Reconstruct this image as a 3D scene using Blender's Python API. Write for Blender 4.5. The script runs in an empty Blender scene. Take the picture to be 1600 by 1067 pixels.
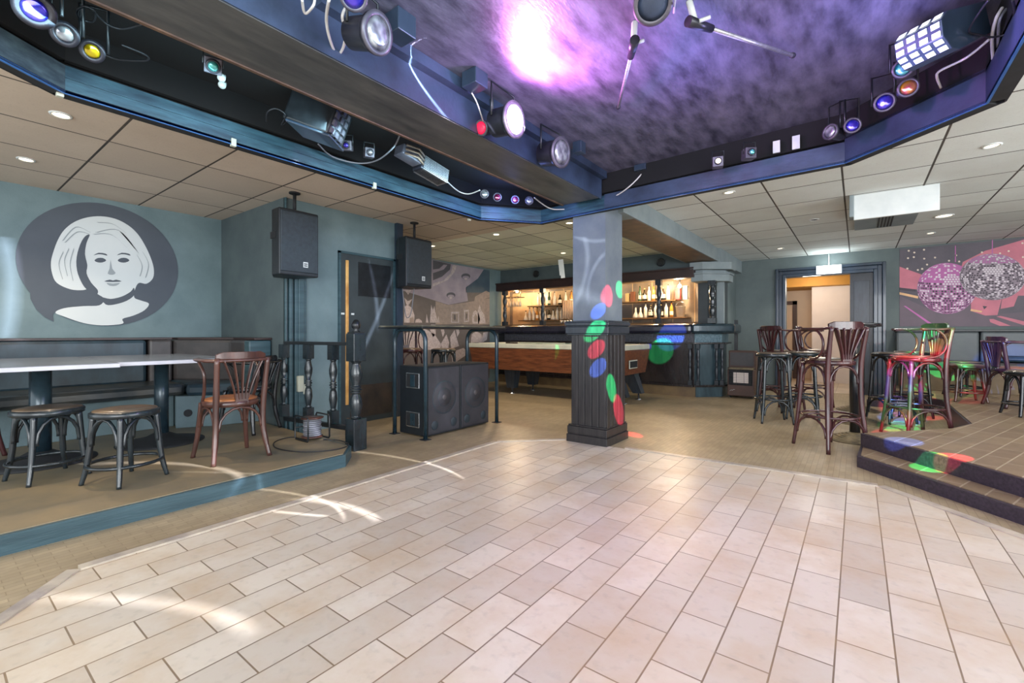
import bpy, bmesh, math, random
from mathutils import Vector, Matrix
random.seed(7)
C = bpy.context.scene.collection
PI = math.pi
# ------------------------------------------------------------------ camera, world, light, exposure
F = 712.0; HY = 521.0; TH = math.atan(540.0/F); CT, ST = math.cos(TH), math.sin(TH)
cd = bpy.data.cameras.new('camera'); cam = bpy.data.objects.new('camera', cd); C.objects.link(cam)
cd.sensor_width = 36; cd.lens = F/1600*36; cd.shift_y = -12.5/1600; cd.clip_start = 0.02
cam.location = (0, 0, 1); cam.rotation_euler = (PI/2, 0, TH)
bpy.context.scene.camera = cam
W = bpy.data.worlds.new('world'); bpy.context.scene.world = W; W.use_nodes = True
W.node_tree.nodes['Background'].inputs[0].default_value = (0.90, 0.96, 1.0, 1)
W.node_tree.nodes['Background'].inputs[1].default_value = 1.6
vs = bpy.context.scene.view_settings
vs.view_transform = 'Standard'; vs.look = 'None'; vs.gamma = 1; vs.use_curve_mapping = False; vs.exposure = 0.6

def look(o, d):
    o.rotation_euler = Vector(d).to_track_quat('-Z', 'Y').to_euler()
def area(name, loc, d, sx, sy, power, col=(1, 1, 1)):
    l = bpy.data.lights.new(name, 'AREA'); l.shape = 'RECTANGLE'; l.size = sx; l.size_y = sy; l.energy = power; l.color = col
    o = bpy.data.objects.new(name, l); C.objects.link(o); o.location = loc; look(o, d); return o
def point(name, loc, power, col=(1, 1, 1), r=0.05):
    l = bpy.data.lights.new(name, 'POINT'); l.energy = power; l.color = col; l.shadow_soft_size = r
    o = bpy.data.objects.new(name, l); C.objects.link(o); o.location = loc; return o
def spot(name, loc, d, power, col, ang, blend=0.3, r=0.02):
    l = bpy.data.lights.new(name, 'SPOT'); l.energy = power; l.color = col; l.spot_size = math.radians(ang); l.spot_blend = blend; l.shadow_soft_size = r
    o = bpy.data.objects.new(name, l); C.objects.link(o); o.location = loc; look(o, d); return o
# unseen fill lights added behind the camera and at the right, tilted upward
area('rear_fill_light', (1.4, -2.6, 1.45), (-0.45, 1, 0.42), 5.0, 2.1, 190, (0.93, 0.97, 1.0))
area('side_fill_light', (4.4, 3.2, 1.5), (-1, 0.15, 0.45), 4.5, 1.8, 170, (0.95, 0.98, 1.0))

# ------------------------------------------------------------------ measuring helpers (pixel of the photo -> point on a known plane of the room)
def ray(px, py):
    r = (px-800)/F
    return (-ST+r*CT, CT+r*ST, (HY-py)/F)
def PZ(px, py, z):
    x, y, d = ray(px, py); k = (z-1)/d; return Vector((x*k, y*k, z))
def PX(px, py, X):
    x, y, d = ray(px, py); k = X/x; return Vector((X, y*k, 1+d*k))
def PY(px, py, Y):
    x, y, d = ray(px, py); k = Y/y; return Vector((x*k, Y, 1+d*k))

# ------------------------------------------------------------------ materials
def lin(c):
    return tuple(((v/255)/12.92 if v/255 <= 0.04045 else ((v/255+0.055)/1.055)**2.4) for v in c)+(1,)
def mat(name, col, rough=0.6, col2=None, scale=6.0, amt=0.5, metal=0.0, bump=0.0, bscale=60, stretch=None, spec=0.5, emit=0, ecol=None, coat=0, alpha=1, trans=0, detail=5):
    m = bpy.data.materials.new(name); m.use_nodes = True; nt = m.node_tree; N = nt.nodes; L = nt.links
    b = N['Principled BSDF']; b.inputs['Roughness'].default_value = rough; b.inputs['Metallic'].default_value = metal
    b.inputs['Specular IOR Level'].default_value = spec; b.inputs['Coat Weight'].default_value = coat
    b.inputs['Transmission Weight'].default_value = trans
    c1 = lin(col)
    c2 = lin(col2) if col2 else tuple(v*0.78 for v in c1[:3])+(1,)
    tc = N.new('ShaderNodeTexCoord'); mp = N.new('ShaderNodeMapping'); L.new(tc.outputs['Object'], mp.inputs[0])
    if stretch: mp.inputs['Scale'].default_value = stretch
    nz = N.new('ShaderNodeTexNoise'); nz.inputs['Scale'].default_value = scale; nz.inputs['Detail'].default_value = detail; nz.inputs['Roughness'].default_value = 0.6
    L.new(mp.outputs[0], nz.inputs[0])
    mr = N.new('ShaderNodeMapRange'); mr.inputs['From Min'].default_value = 0.35; mr.inputs['From Max'].default_value = 0.68
    mr.inputs['To Max'].default_value = amt*2 if amt <= 0.5 else 1; L.new(nz.outputs['Fac'], mr.inputs['Value'])
    mx = N.new('ShaderNodeMix'); mx.data_type = 'RGBA'; mx.inputs['A'].default_value = c1; mx.inputs['B'].default_value = c2
    L.new(mr.outputs[0], mx.inputs['Factor']); L.new(mx.outputs['Result'], b.inputs['Base Color'])
    if bump:
        n2 = N.new('ShaderNodeTexNoise'); n2.inputs['Scale'].default_value = bscale; L.new(mp.outputs[0], n2.inputs[0])
        bp = N.new('ShaderNodeBump'); bp.inputs['Strength'].default_value = bump; bp.inputs['Distance'].default_value = 0.01
        L.new(n2.outputs['Fac'], bp.inputs['Height']); L.new(bp.outputs[0], b.inputs['Normal'])
    if emit:
        b.inputs['Emission Color'].default_value = lin(ecol or col); b.inputs['Emission Strength'].default_value = emit
    return m
def brick_mat(name, c1, c2, mortar, bw, rh, ms, rough, loc=(0, 0), swap=True, stain=None, stain_amt=0.4, offs=0.5, stain_scale=3, spec=0.5, bump=0.3, rot=0, vary=0.0, freq=2):
    """world-aligned rectangular tiles: bricks run along world Y when swap"""
    m = bpy.data.materials.new(name); m.use_nodes = True; nt = m.node_tree; N = nt.nodes; L = nt.links
    b = N['Principled BSDF']; b.inputs['Specular IOR Level'].default_value = spec
    g = N.new('ShaderNodeNewGeometry'); mp0 = N.new('ShaderNodeMapping'); mp0.inputs['Rotation'].default_value = (0, 0, rot)
    L.new(g.outputs['Position'], mp0.inputs[0])
    sp = N.new('ShaderNodeSeparateXYZ'); L.new(mp0.outputs[0], sp.inputs[0])
    cb = N.new('ShaderNodeCombineXYZ')
    L.new(sp.outputs['Y' if swap else 'X'], cb.inputs[0]); L.new(sp.outputs['X' if swap else 'Y'], cb.inputs[1])
    ad = N.new('ShaderNodeVectorMath'); ad.operation = 'ADD'; L.new(cb.outputs[0], ad.inputs[0]); ad.inputs[1].default_value = (loc[0]+bw*100, loc[1]+rh*100, 0)
    br = N.new('ShaderNodeTexBrick'); L.new(ad.outputs[0], br.inputs[0]); br.offset = offs; br.offset_frequency = freq
    br.inputs['Scale'].default_value = 1; br.inputs['Brick Width'].default_value = bw; br.inputs['Row Height'].default_value = rh
    br.inputs['Mortar Size'].default_value = ms; br.inputs['Mortar Smooth'].default_value = 0.3; br.inputs['Bias'].default_value = 0
    br.inputs['Color1'].default_value = lin(c1); br.inputs['Color2'].default_value = lin(c2); br.inputs['Mortar'].default_value = lin(mortar)
    nz = N.new('ShaderNodeTexNoise'); nz.inputs['Scale'].default_value = stain_scale; nz.inputs['Detail'].default_value = 7; nz.inputs['Roughness'].default_value = 0.65
    L.new(g.outputs['Position'], nz.inputs[0])
    mr = N.new('ShaderNodeMapRange'); mr.inputs['From Min'].default_value = 0.42; mr.inputs['From Max'].default_value = 0.75; mr.inputs['To Max'].default_value = stain_amt
    L.new(nz.outputs['Fac'], mr.inputs['Value'])
    mx = N.new('ShaderNodeMix'); mx.data_type = 'RGBA'; mx.inputs['B'].default_value = lin(stain or mortar)
    L.new(mr.outputs[0], mx.inputs['Factor']); L.new(br.outputs['Color'], mx.inputs['A'])
    # fine speckle
    n3 = N.new('ShaderNodeTexNoise'); n3.inputs['Scale'].default_value = 28; n3.inputs['Detail'].default_value = 6; L.new(g.outputs['Position'], n3.inputs[0])
    m3 = N.new('ShaderNodeMapRange'); m3.inputs['From Min'].default_value = 0.55; m3.inputs['From Max'].default_value = 0.8; m3.inputs['To Max'].default_value = 0.35
    L.new(n3.outputs['Fac'], m3.inputs['Value'])
    mx2 = N.new('ShaderNodeMix'); mx2.data_type = 'RGBA'; mx2.inputs['B'].default_value = lin(tuple(int(v*0.72) for v in c1))
    L.new(m3.outputs[0], mx2.inputs['Factor']); L.new(mx.outputs['Result'], mx2.inputs['A'])
    L.new(mx2.outputs['Result'], b.inputs['Base Color'])
    rr = N.new('ShaderNodeMapRange'); rr.inputs['To Min'].default_value = rough-0.08; rr.inputs['To Max'].default_value = rough+0.12; L.new(nz.outputs['Fac'], rr.inputs['Value'])
    L.new(rr.outputs[0], b.inputs['Roughness'])
    bp = N.new('ShaderNodeBump'); bp.inputs['Strength'].default_value = bump; bp.inputs['Distance'].default_value = 0.004; bp.invert = True
    L.new(br.outputs['Fac'], bp.inputs['Height']); L.new(bp.outputs[0], b.inputs['Normal'])
    return m
def wood(name, c1, c2, rough=0.4, stretch=(1, 12, 12), scale=3, coat=0.2):
    return mat(name, c1, rough, c2, scale=scale, amt=0.5, stretch=stretch, coat=coat, bump=0.03)

M = {}
M['wall_teal'] = mat('teal grey paint', (112, 132, 136), 0.75, (98, 118, 123), 3, bump=0.12, bscale=90)
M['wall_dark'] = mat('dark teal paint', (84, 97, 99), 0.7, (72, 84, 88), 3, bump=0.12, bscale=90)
M['wall_grey'] = mat('pale grey paint', (132, 143, 146), 0.7, (118, 130, 134), 4, bump=0.15, bscale=120)
M['wall_door'] = mat('olive grey paint', (100, 111, 111), 0.75, (90, 101, 102), 3, bump=0.15, bscale=90)
M['bluegreen'] = mat('worn blue green paint', (62, 88, 96), 0.42, (44, 68, 76), 8, bump=0.1, bscale=40, stretch=(1, 0.3, 4))
M['black'] = mat('black lacquer', (22, 25, 28), 0.32, (34, 38, 42), 12, bump=0.06)
M['black_matte'] = mat('matte black', (22, 24, 27), 0.7, (34, 36, 40), 14)
M['blue_black'] = mat('blue black painted wood', (30, 36, 43), 0.3, (46, 54, 62), 9, bump=0.08, stretch=(3, 3, 0.6))
M['pillar_wood'] = mat('blackened panel wood', (30, 29, 32), 0.3, (50, 47, 47), 7, bump=0.1, stretch=(5, 5, 0.5))
M['rig'] = mat('rig black paint', (104, 102, 120), 0.45, (52, 52, 66), 7, bump=0.2, bscale=40, stretch=(2.2, 0.7, 1), detail=9)
M['rig_side'] = mat('bluish rig board', (58, 72, 96), 0.38, (34, 42, 58), 4, bump=0.1, bscale=40, detail=9)  # bluish tone also carries the blue light on the box beam side
M['duct'] = mat('duct board', (88, 88, 86), 0.42, (56, 58, 60), 3, stretch=(4, 0.8, 1), detail=9)
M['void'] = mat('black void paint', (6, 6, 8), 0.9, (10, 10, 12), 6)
M['rim'] = mat('teal rim board', (54, 88, 102), 0.38, (28, 50, 64), 5, bump=0.1, stretch=(1, 1, 6), detail=9)
M['rim_dark'] = mat('scuffed black rim board', (44, 54, 62), 0.4, (92, 110, 116), 14, amt=0.25, stretch=(1, 1, 3), detail=9)
M['led'] = mat('blue edge trim', (58, 104, 158), 0.3, (40, 78, 130), 9, emit=0.03, ecol=(50, 120, 230))
M['white'] = mat('white enamel', (215, 219, 218), 0.5, (200, 206, 206), 5)
M['offwhite'] = mat('off white', (196, 200, 196), 0.6, (180, 186, 184), 8)
M['mirror_white'] = mat('decal white', (206, 212, 212), 0.6, (196, 204, 206), 2, amt=0.3)
M['decal_grey'] = mat('decal grey', (74, 82, 92), 0.6, (66, 74, 84), 3, amt=0.4)
M['decal_line'] = mat('decal line grey', (150, 158, 162), 0.6, (140, 150, 154), 3, amt=0.4)
M['stool_dark'] = mat('dark stained bentwood', (36, 46, 51), 0.27, (23, 29, 34), 15, coat=0.3, stretch=(1, 1, 0.3))
M['stool_black'] = mat('black bentwood', (26, 28, 33), 0.27, (16, 18, 22), 15, coat=0.3)
M['stool_red'] = mat('oxblood bentwood', (78, 40, 41), 0.27, (46, 26, 31), 12, coat=0.3, stretch=(1, 1, 0.3))
M['stool_brown'] = mat('reddish brown bentwood', (92, 58, 48), 0.3, (58, 38, 35), 12, coat=0.3, stretch=(1, 1, 0.3))
M['seat_top'] = mat('worn seat leather', (120, 98, 74), 0.3, (66, 62, 58), 6, coat=0.2)
M['seat_tan'] = mat('tan seat leather', (176, 112, 66), 0.35, (140, 86, 54), 6, coat=0.2)
M['leather'] = mat('blue grey leather', (44, 66, 78), 0.42, (28, 42, 52), 5, bump=0.25, bscale=12, stretch=(1, 1, 0.5))
M['leather_brown'] = mat('brown grey leather', (70, 66, 66), 0.42, (48, 48, 50), 5, bump=0.2, bscale=14)
M['leather_grey'] = mat('grey leather', (94, 100, 102), 0.45, (86, 92, 96), 5, bump=0.15, bscale=14)
M['leather_seat'] = mat('seat leather', (66, 66, 62), 0.32, (36, 48, 56), 5, bump=0.25, bscale=14)
M['steel_blue'] = mat('blue grey tube', (42, 62, 72), 0.27, (30, 46, 55), 10, metal=0.2, coat=0.2)
M['table_top'] = mat('pale laminate', (124, 128, 138), 0.22, (96, 102, 112), 5)
M['table_edge'] = mat('pale edge', (206, 206, 212), 0.35, (190, 190, 200), 5)
M['olive_top'] = mat('olive grey table top', (112, 106, 86), 0.3, (60, 62, 60), 4)
M['chrome'] = mat('chrome', (200, 204, 208), 0.2, (170, 176, 180), 5, metal=0.9)
M['alu'] = mat('brushed aluminium', (186, 186, 190), 0.35, (150, 150, 156), 10, metal=0.7, stretch=(1, 8, 1))
M['door_dark'] = mat('scuffed dark door paint', (58, 67, 70), 0.42, (46, 54, 58), 4, bump=0.05)
M['gold'] = mat('brass strip', (236, 184, 112), 0.35, (190, 132, 66), 5, metal=0.2)  # bright tone holds the warm light that the strip reflects
M['speaker'] = mat('speaker cabinet', (26, 32, 38), 0.42, (20, 25, 30), 20, bump=0.1, bscale=200)
M['grille'] = mat('speaker grille', (42, 54, 62), 0.42, (32, 42, 50), 30, bump=0.3, bscale=300)
M['grille_brown'] = mat('dusty speaker grille', (54, 54, 60), 0.45, (40, 41, 48), 8, bump=0.3, bscale=300)
M['cone'] = mat('speaker cone', (74, 72, 74), 0.5, (80, 76, 78), 8)
M['pool_wood'] = wood('walnut veneer', (122, 72, 44), (78, 42, 28), 0.35, (1.2, 6, 9), 4)
M['rail_cream'] = mat('cream rail', (196, 196, 178), 0.35, (176, 178, 164), 5)
M['baize'] = mat('green baize', (110, 160, 140), 0.9, (96, 146, 128), 8)
M['bar_wood'] = mat('dark bar panel', (44, 37, 37), 0.26, (26, 24, 27), 3, stretch=(3, 3, 0.4), coat=0.2)
M['bar_edge'] = mat('padded bar edge', (42, 41, 55), 0.26, (28, 29, 40), 4, coat=0.3)
M['bar_teal'] = mat('painted bar end', (66, 88, 97), 0.36, (40, 58, 66), 5, stretch=(2, 2, 0.5), bump=0.1)
M['kick'] = mat('kick board', (120, 98, 66), 0.5, (96, 78, 56), 5)
M['bar_brown'] = mat('brown cornice', (54, 36, 34), 0.4, (40, 28, 28), 5)
M['warm_panel'] = mat('cream back panel', (206, 182, 146), 0.35, (176, 148, 112), 4)
M['wall_tile'] = brick_mat('back bar tiles', (128, 116, 104), (112, 104, 98), (206, 176, 130), 0.4, 0.2, 0.008, 0.3, swap=False)
M['shelf'] = mat('wooden shelf', (122, 94, 62), 0.4, (96, 72, 48), 5)
M['curtain'] = mat('pleated beige panel', (206, 176, 146), 0.6, (180, 146, 118), 4)
M['beige'] = mat('beige plaster', (222, 198, 172), 0.8, (212, 188, 164), 2)
M['cream'] = mat('cream plaster', (236, 222, 212), 0.8, (226, 212, 202), 2)
M['gold_ceiling'] = mat('ochre ceiling', (190, 140, 60), 0.7, (170, 120, 50), 2)
M['brown_trim'] = mat('brown door trim', (84, 60, 50), 0.5, (70, 50, 42), 5)
M['frame_blue'] = mat('blue black gloss trim', (48, 62, 78), 0.28, (34, 46, 60), 5, coat=0.3, stretch=(1, 1, 0.4))
M['cable'] = mat('black cable', (30, 30, 34), 0.5); M['cable_white'] = mat('white cable', (200, 196, 192), 0.5); M['cable_grey'] = mat('grey cable', (120, 122, 130), 0.5)
M['iron'] = mat('ribbed iron', (132, 118, 88), 0.4, (60, 54, 46), 8, metal=0.4)
M['lamp_white'] = mat('lit lamp glass', (255, 236, 205), 0.4, emit=9, ecol=(255, 226, 180))
M['lamp_dim'] = mat('dim lamp glass', (255, 240, 214), 0.4, emit=2.2, ecol=(255, 236, 200))
M['exit'] = mat('lit sign glass', (245, 252, 255), 0.4, emit=2.6, ecol=(232, 246, 250))
M['strobe_lit'] = mat('lit magenta lamp', (255, 250, 255), 0.4, emit=14, ecol=(255, 214, 252))
M['led_cell'] = mat('lit led cell', (240, 255, 250), 0.4, emit=1.0, ecol=(236, 246, 250))
M['red_glow'] = mat('red glowing lens', (200, 30, 60), 0.3, emit=0.8, ecol=(230, 30, 70))
def lens(name, c1, c2):
    m = mat(name, c1, 0.12, c2, 26, metal=0.6, coat=0.6, detail=1); return m
M['lens_blue'] = lens('blue lens', (18, 28, 170), (90, 70, 190)); M['lens_yellow'] = lens('yellow lens', (226, 206, 20), (160, 130, 10))
M['lens_amber'] = lens('amber lens', (214, 160, 20), (200, 90, 110)); M['lens_clear'] = lens('clear lens', (200, 205, 205), (120, 120, 130))
M['lens_teal'] = lens('teal lens', (20, 150, 140), (120, 210, 210)); M['lens_pink'] = lens('raspberry lens', (150, 40, 80), (90, 30, 60))
M['can'] = mat('black lamp can', (36, 36, 44), 0.35, (52, 52, 60), 12, metal=0.3)
M['can_rim'] = mat('grey lamp rim', (96, 92, 100), 0.4, (70, 68, 78), 12, metal=0.3)
M['seatstone'] = None

# floors
M['dance'] = brick_mat('cream dance floor tiles', (214, 203, 184), (192, 181, 164), (122, 106, 88), 0.3, 0.149, 0.0030, 0.33, loc=(0.135, 0.056), stain=(180, 146, 100), stain_amt=0.6, stain_scale=2.6)
M['vinyl'] = brick_mat('tan brick pattern vinyl', (170, 153, 123), (155, 140, 113), (138, 122, 96), 0.11, 0.035, 0.0018, 0.40, stain=(116, 100, 76), stain_amt=0.7, stain_scale=1.3, bump=0.05)
M['plat_vinyl'] = mat('brown platform vinyl', (146, 128, 98), 0.45, (112, 106, 90), 2.5, detail=8)
M['plat_tile'] = brick_mat('brown platform tiles', (142, 122, 96), (126, 106, 84), (172, 156, 132), 0.33, 0.12, 0.005, 0.4, stain=(100, 86, 72), stain_amt=0.5, rot=0.35)
M['step_edge'] = mat('black step edging', (44, 38, 48), 0.35, (66, 58, 70), 60, amt=0.5)
M['corr_tile'] = brick_mat('pale corridor tiles', (206, 190, 168), (196, 180, 160), (150, 136, 118), 0.3, 0.3, 0.004, 0.4, offs=0)

# suspended ceiling tiles; the left tan holds the warm light in its colour
def ceil_mat(name, c1, c2, sx, sy, lx, ly):
    m = brick_mat(name, c1, c2, (52, 50, 48), sx, sy, 0.0085, 0.85, loc=(lx, ly), swap=False, offs=0, stain=(150, 132, 112), stain_amt=0.25, stain_scale=1.1, bump=0.4, freq=1)
    return m
M['ceil_left'] = ceil_mat('warm tinted ceiling tiles', (216, 200, 182), (192, 178, 162), 0.613, 0.6, 5.97, -0.825)
M['ceil_bar'] = ceil_mat('warm tinted ceiling tiles bar side', (240, 240, 222), (200, 202, 188), 0.613, 0.6, 5.97, -0.825)  # same tiles as the left, brightened to stand for stronger light
M['ceil_right'] = ceil_mat('grey ceiling tiles', (226, 232, 230), (206, 212, 210), 0.575, 0.6, 0.677, -4.868)
for k in ('ceil_left', 'ceil_bar', 'ceil_right'):
    for n in M[k].node_tree.nodes:
        if n.type == 'TEX_NOISE' and abs(n.inputs['Scale'].default_value-28) < 1: n.inputs['Scale'].default_value = 90

# ------------------------------------------------------------------ mesh builder
class MB:
    def __init__(s): s.bm = bmesh.new(); s.M = Matrix.Identity(4); s.mi = 0
    def v(s, p): return s.bm.verts.new(s.M @ Vector(p))
    def f(s, vs, smooth=False):
        try: fc = s.bm.faces.new(vs)
        except ValueError: return None
        fc.smooth = smooth; fc.material_index = s.mi; return fc
    def poly(s, pts): return s.f([s.v(p) for p in pts])
    def box(s, x0, y0, z0, x1, y1, z1):
        P = [(x0, y0, z0), (x1, y0, z0), (x1, y1, z0), (x0, y1, z0), (x0, y0, z1), (x1, y0, z1), (x1, y1, z1), (x0, y1, z1)]
        v = [s.v(p) for p in P]
        for q in ((0, 3, 2, 1), (4, 5, 6, 7), (0, 1, 5, 4), (1, 2, 6, 5), (2, 3, 7, 6), (3, 0, 4, 7)): s.f([v[i] for i in q])
        return s
    def cbox(s, c, sz): return s.box(c[0]-sz[0]/2, c[1]-sz[1]/2, c[2]-sz[2]/2, c[0]+sz[0]/2, c[1]+sz[1]/2, c[2]+sz[2]/2)
    def prism(s, poly, z0, z1):
        a = [s.v((x, y, z0)) for x, y in poly]; b = [s.v((x, y, z1)) for x, y in poly]; n = len(poly)
        s.f(list(reversed(a))); s.f(b)
        for i in range(n): s.f([a[i], a[(i+1) % n], b[(i+1) % n], b[i]])
        return s
    def rings(s, R, closed=False, cap=True, smooth=True):
        n = len(R[0]); m = len(R)
        for i in range(m if closed else m-1):
            A = R[i]; B = R[(i+1) % m]
            for j in range(n): s.f([A[j], A[(j+1) % n], B[(j+1) % n], B[j]], smooth)
        if cap and not closed:
            s.f(list(reversed(R[0]))); s.f(R[-1])
    def tube(s, pts, r, n=8, closed=False, flat=None):
        pts = [Vector(p) for p in pts]; m = len(pts); R = []; up = None
        for i in range(m):
            if closed: t = pts[(i+1) % m]-pts[i-1]
            else: t = pts[min(i+1, m-1)]-pts[max(i-1, 0)]
            t.normalize()
            if up is None:
                up = Vector((0, 0, 1)) if abs(t.z) < 0.9 else Vector((1, 0, 0))
            a = t.cross(up); a.normalize(); b = a.cross(t); up = b
            rr = r[i] if isinstance(r, (list, tuple)) else r
            ra, rb = (rr, rr) if flat is None else (rr*flat[0], rr*flat[1])
            R.append([s.v(pts[i]+a*math.cos(2*PI*k/n)*ra+b*math.sin(2*PI*k/n)*rb) for k in range(n)])
        s.rings(R, closed); return s
    def lathe(s, prof, c=(0, 0, 0), n=20, cap=True, smooth=True):
        R = [[s.v((c[0]+r*math.cos(2*PI*k/n), c[1]+r*math.sin(2*PI*k/n), c[2]+z)) for k in range(n)] for r, z in prof]
        s.rings(R, False, cap, smooth); return s
    def cyl(s, p0, p1, r0, r1=None, n=12): return s.tube([p0, p1], [r0, r0 if r1 is None else r1], n)
    def build(s, name, mats, parent=None, bevel=0, loc=None):
        bmesh.ops.recalc_face_normals(s.bm, faces=s.bm.faces) if not getattr(s, 'keep', False) else None
        me = bpy.data.meshes.new(name); s.bm.to_mesh(me); s.bm.free()
        if not isinstance(mats, (list, tuple)): mats = [mats]
        for m in mats: me.materials.append(M[m] if isinstance(m, str) else m)
        o = bpy.data.objects.new(name, me); C.objects.link(o)
        if parent: o.parent = parent
        if loc is not None: o.location = loc
        if bevel:
            bv = o.modifiers.new('bevel', 'BEVEL'); bv.width = bevel; bv.segments = 2; bv.limit_method = 'ANGLE'
        return o
def tag(o, label=None, cat=None, group=None, kind=None):
    if label: o['label'] = label
    if cat: o['category'] = cat
    if group: o['group'] = group
    if kind: o['kind'] = kind
    return o
def struct(o): o['kind'] = 'structure'; return o
def thing(name, label, cat, loc=(0, 0, 0), rz=0, group=None):
    o = bpy.data.objects.new(name, None); C.objects.link(o); o.location = loc; o.rotation_euler = (0, 0, rz); o.empty_display_size = 0.1
    return tag(o, label, cat, group)
KIDS = {}
def kids(o): return [c for c in bpy.data.objects if c.parent == o]
def copy_tree(o, loc, rz=0, label=None, group=None, mats=None):
    def cp(a, p):
        c = a.copy()
        if mats and c.type == 'MESH':
            for sl in c.material_slots:
                if sl.material and sl.material.name in mats:
                    mm = mats[sl.material.name]; sl.link = 'OBJECT'; sl.material = mm
        C.objects.link(c); c.parent = p
        for k in kids(a): cp(k, c)
        return c
    r = cp(o, None); r.location = loc; r.rotation_euler = (0, 0, rz)
    if label: r['label'] = label
    if group: r['group'] = group
    return r
def crom(P, n=6, closed=False):
    P = [Vector(p) for p in P]; out = []; m = len(P)
    for i in range(m if closed else m-1):
        if closed: p0, p1, p2, p3 = P[i-1], P[i], P[(i+1) % m], P[(i+2) % m]
        else: p0, p1, p2, p3 = P[max(i-1, 0)], P[i], P[i+1], P[min(i+2, m-1)]
        for k in range(n):
            t = k/n
            out.append(0.5*((2*p1)+(p2-p0)*t+(2*p0-5*p1+4*p2-p3)*t*t+(3*p1-p0-3*p2+p3)*t**3))
    if not closed: out.append(P[-1])
    return out
def arc(c, r, a0, a1, ax, ay, n=10):
    c = Vector(c); ax = Vector(ax); ay = Vector(ay)
    return [c+ax*r*math.cos(a0+(a1-a0)*k/n)+ay*r*math.sin(a0+(a1-a0)*k/n) for k in range(n+1)]

# ================================================================== THE SETTING
H = 2.33
# ---- floors
b = MB(); b.prism([(-7.0, -3), (5, -3), (5, 9.4), (-7.0, 9.4)], -0.1, 0.0); struct(b.build('floor', 'vinyl'))
DF = [(-2.62, -2.8), (-2.62, 0.43), (-2.62, 3.24), (-2.16, 3.70), (-1.6, 3.72), (0.106, 3.79), (0.72, 3.2), (1.4, 2.5), (1.4, -2.8)]
DF = [(-1.6, -2.8), (-1.9, -0.2), (-2.60, 0.43), (-2.62, 3.24), (-2.16, 3.70), (-1.6, 3.72), (0.106, 3.79), (0.64, 3.24), (1.6, 2.25), (1.6, -2.8)]
b = MB(); b.prism(DF, 0.0, 0.006); struct(b.build('floor', 'dance'))
b = MB()
for i in range(1, len(DF)-2):
    p = Vector(DF[i]+(0,)); q = Vector(DF[i+1]+(0,)); t = (q-p).normalized(); nrm = Vector((-t.y, t.x, 0))
    if i == 4: continue
    b.prism([(p+nrm*0.0)[:2], (q+nrm*0.0)[:2], (q+nrm*0.05)[:2], (p+nrm*0.05)[:2]], 0.0, 0.013)
M['border'] = mat('pale edging strip', (200, 188, 168), 0.3, (150, 140, 132), 6)
struct(b.build('trim_1', 'border'))
# ---- left platform
PL = [(-5.98, -1.6), (-3.06, -1.6), (-3.06, 1.97), (-3.26, 2.15), (-4.46, 2.17), (-5.98, 2.2)]
b = MB(); b.prism([(x*1.0, y) for x, y in PL], 0.0, 0.092); b.mi = 1
b.prism([(-5.98, -1.6), (-3.085, -1.6), (-3.085, 1.965), (-3.275, 2.13), (-4.46, 2.15), (-5.98, 2.18)], 0.0921, 0.097)
o = struct(b.build('floor', ['bluegreen', 'plat_vinyl']))
# chipped pale patch along the riser
# ---- right raised platform: lower tread and upper deck
def off(poly, d): return poly
UP = [(0.02, 4.67), (0.745, 3.735), (1.9, 2.5), (4.0, 2.5), (4.0, 9.26), (0.42, 9.26), (0.42, 8.3), (0.82, 7.6), (0.80, 5.75), (0.63, 5.36)]
LO = [(-0.004, 4.285), (0.69, 3.50), (1.72, 2.42), (2.0, 2.42), (2.0, 2.9), (0.9, 4.1), (0.03, 4.9)]
b = MB(); b.prism(UP, 0.0, 0.187); struct(b.build('floor', 'step_edge'))
b = MB(); b.prism([(0.045, 4.68), (0.75, 3.77), (1.9, 2.53), (4.0, 2.53), (4.0, 9.26), (0.44, 9.26), (0.44, 8.3), (0.84, 7.6), (0.82, 5.75), (0.65, 5.37)], 0.1871, 0.192); struct(b.build('floor', 'plat_tile'))
b = MB(); b.prism(LO, 0.0, 0.080); b.mi = 1; b.prism([(0.02, 4.32), (0.70, 3.54), (1.73, 2.46), (1.98, 2.46), (1.98, 2.88), (0.88, 4.08), (0.045, 4.86)], 0.0801, 0.085)
struct(b.build('floor', ['step_edge', 'plat_tile']))
# ---- ceilings (suspended), with the octagonal opening of the light rig left free
OX = 0.82
def ceil_piece(name, poly, m):
    b = MB(); b.prism(poly, H, H+0.03); return struct(b.build(name, m))
ceil_piece('ceiling', [(-6.1, -1.8), (-2.92, -1.8), (-2.92, 3.30), (-2.50, 3.81), (-2.50, 4.62), (-6.1, 4.62)], 'ceil_left')
ceil_piece('ceiling', [(-6.1, 4.62), (-2.50, 4.62), (-2.50, 3.81), (-1.95, 3.75), (-1.95, 7.57), (-6.1, 7.57)], 'ceil_bar')
ceil_piece('ceiling', [(-1.95, 3.75), (-0.04, 3.66), (0.56, 3.10), (1.2, 2.45), (5.0, 2.45), (5.0, 9.3), (-1.95, 9.3)], 'ceil_right')
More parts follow.
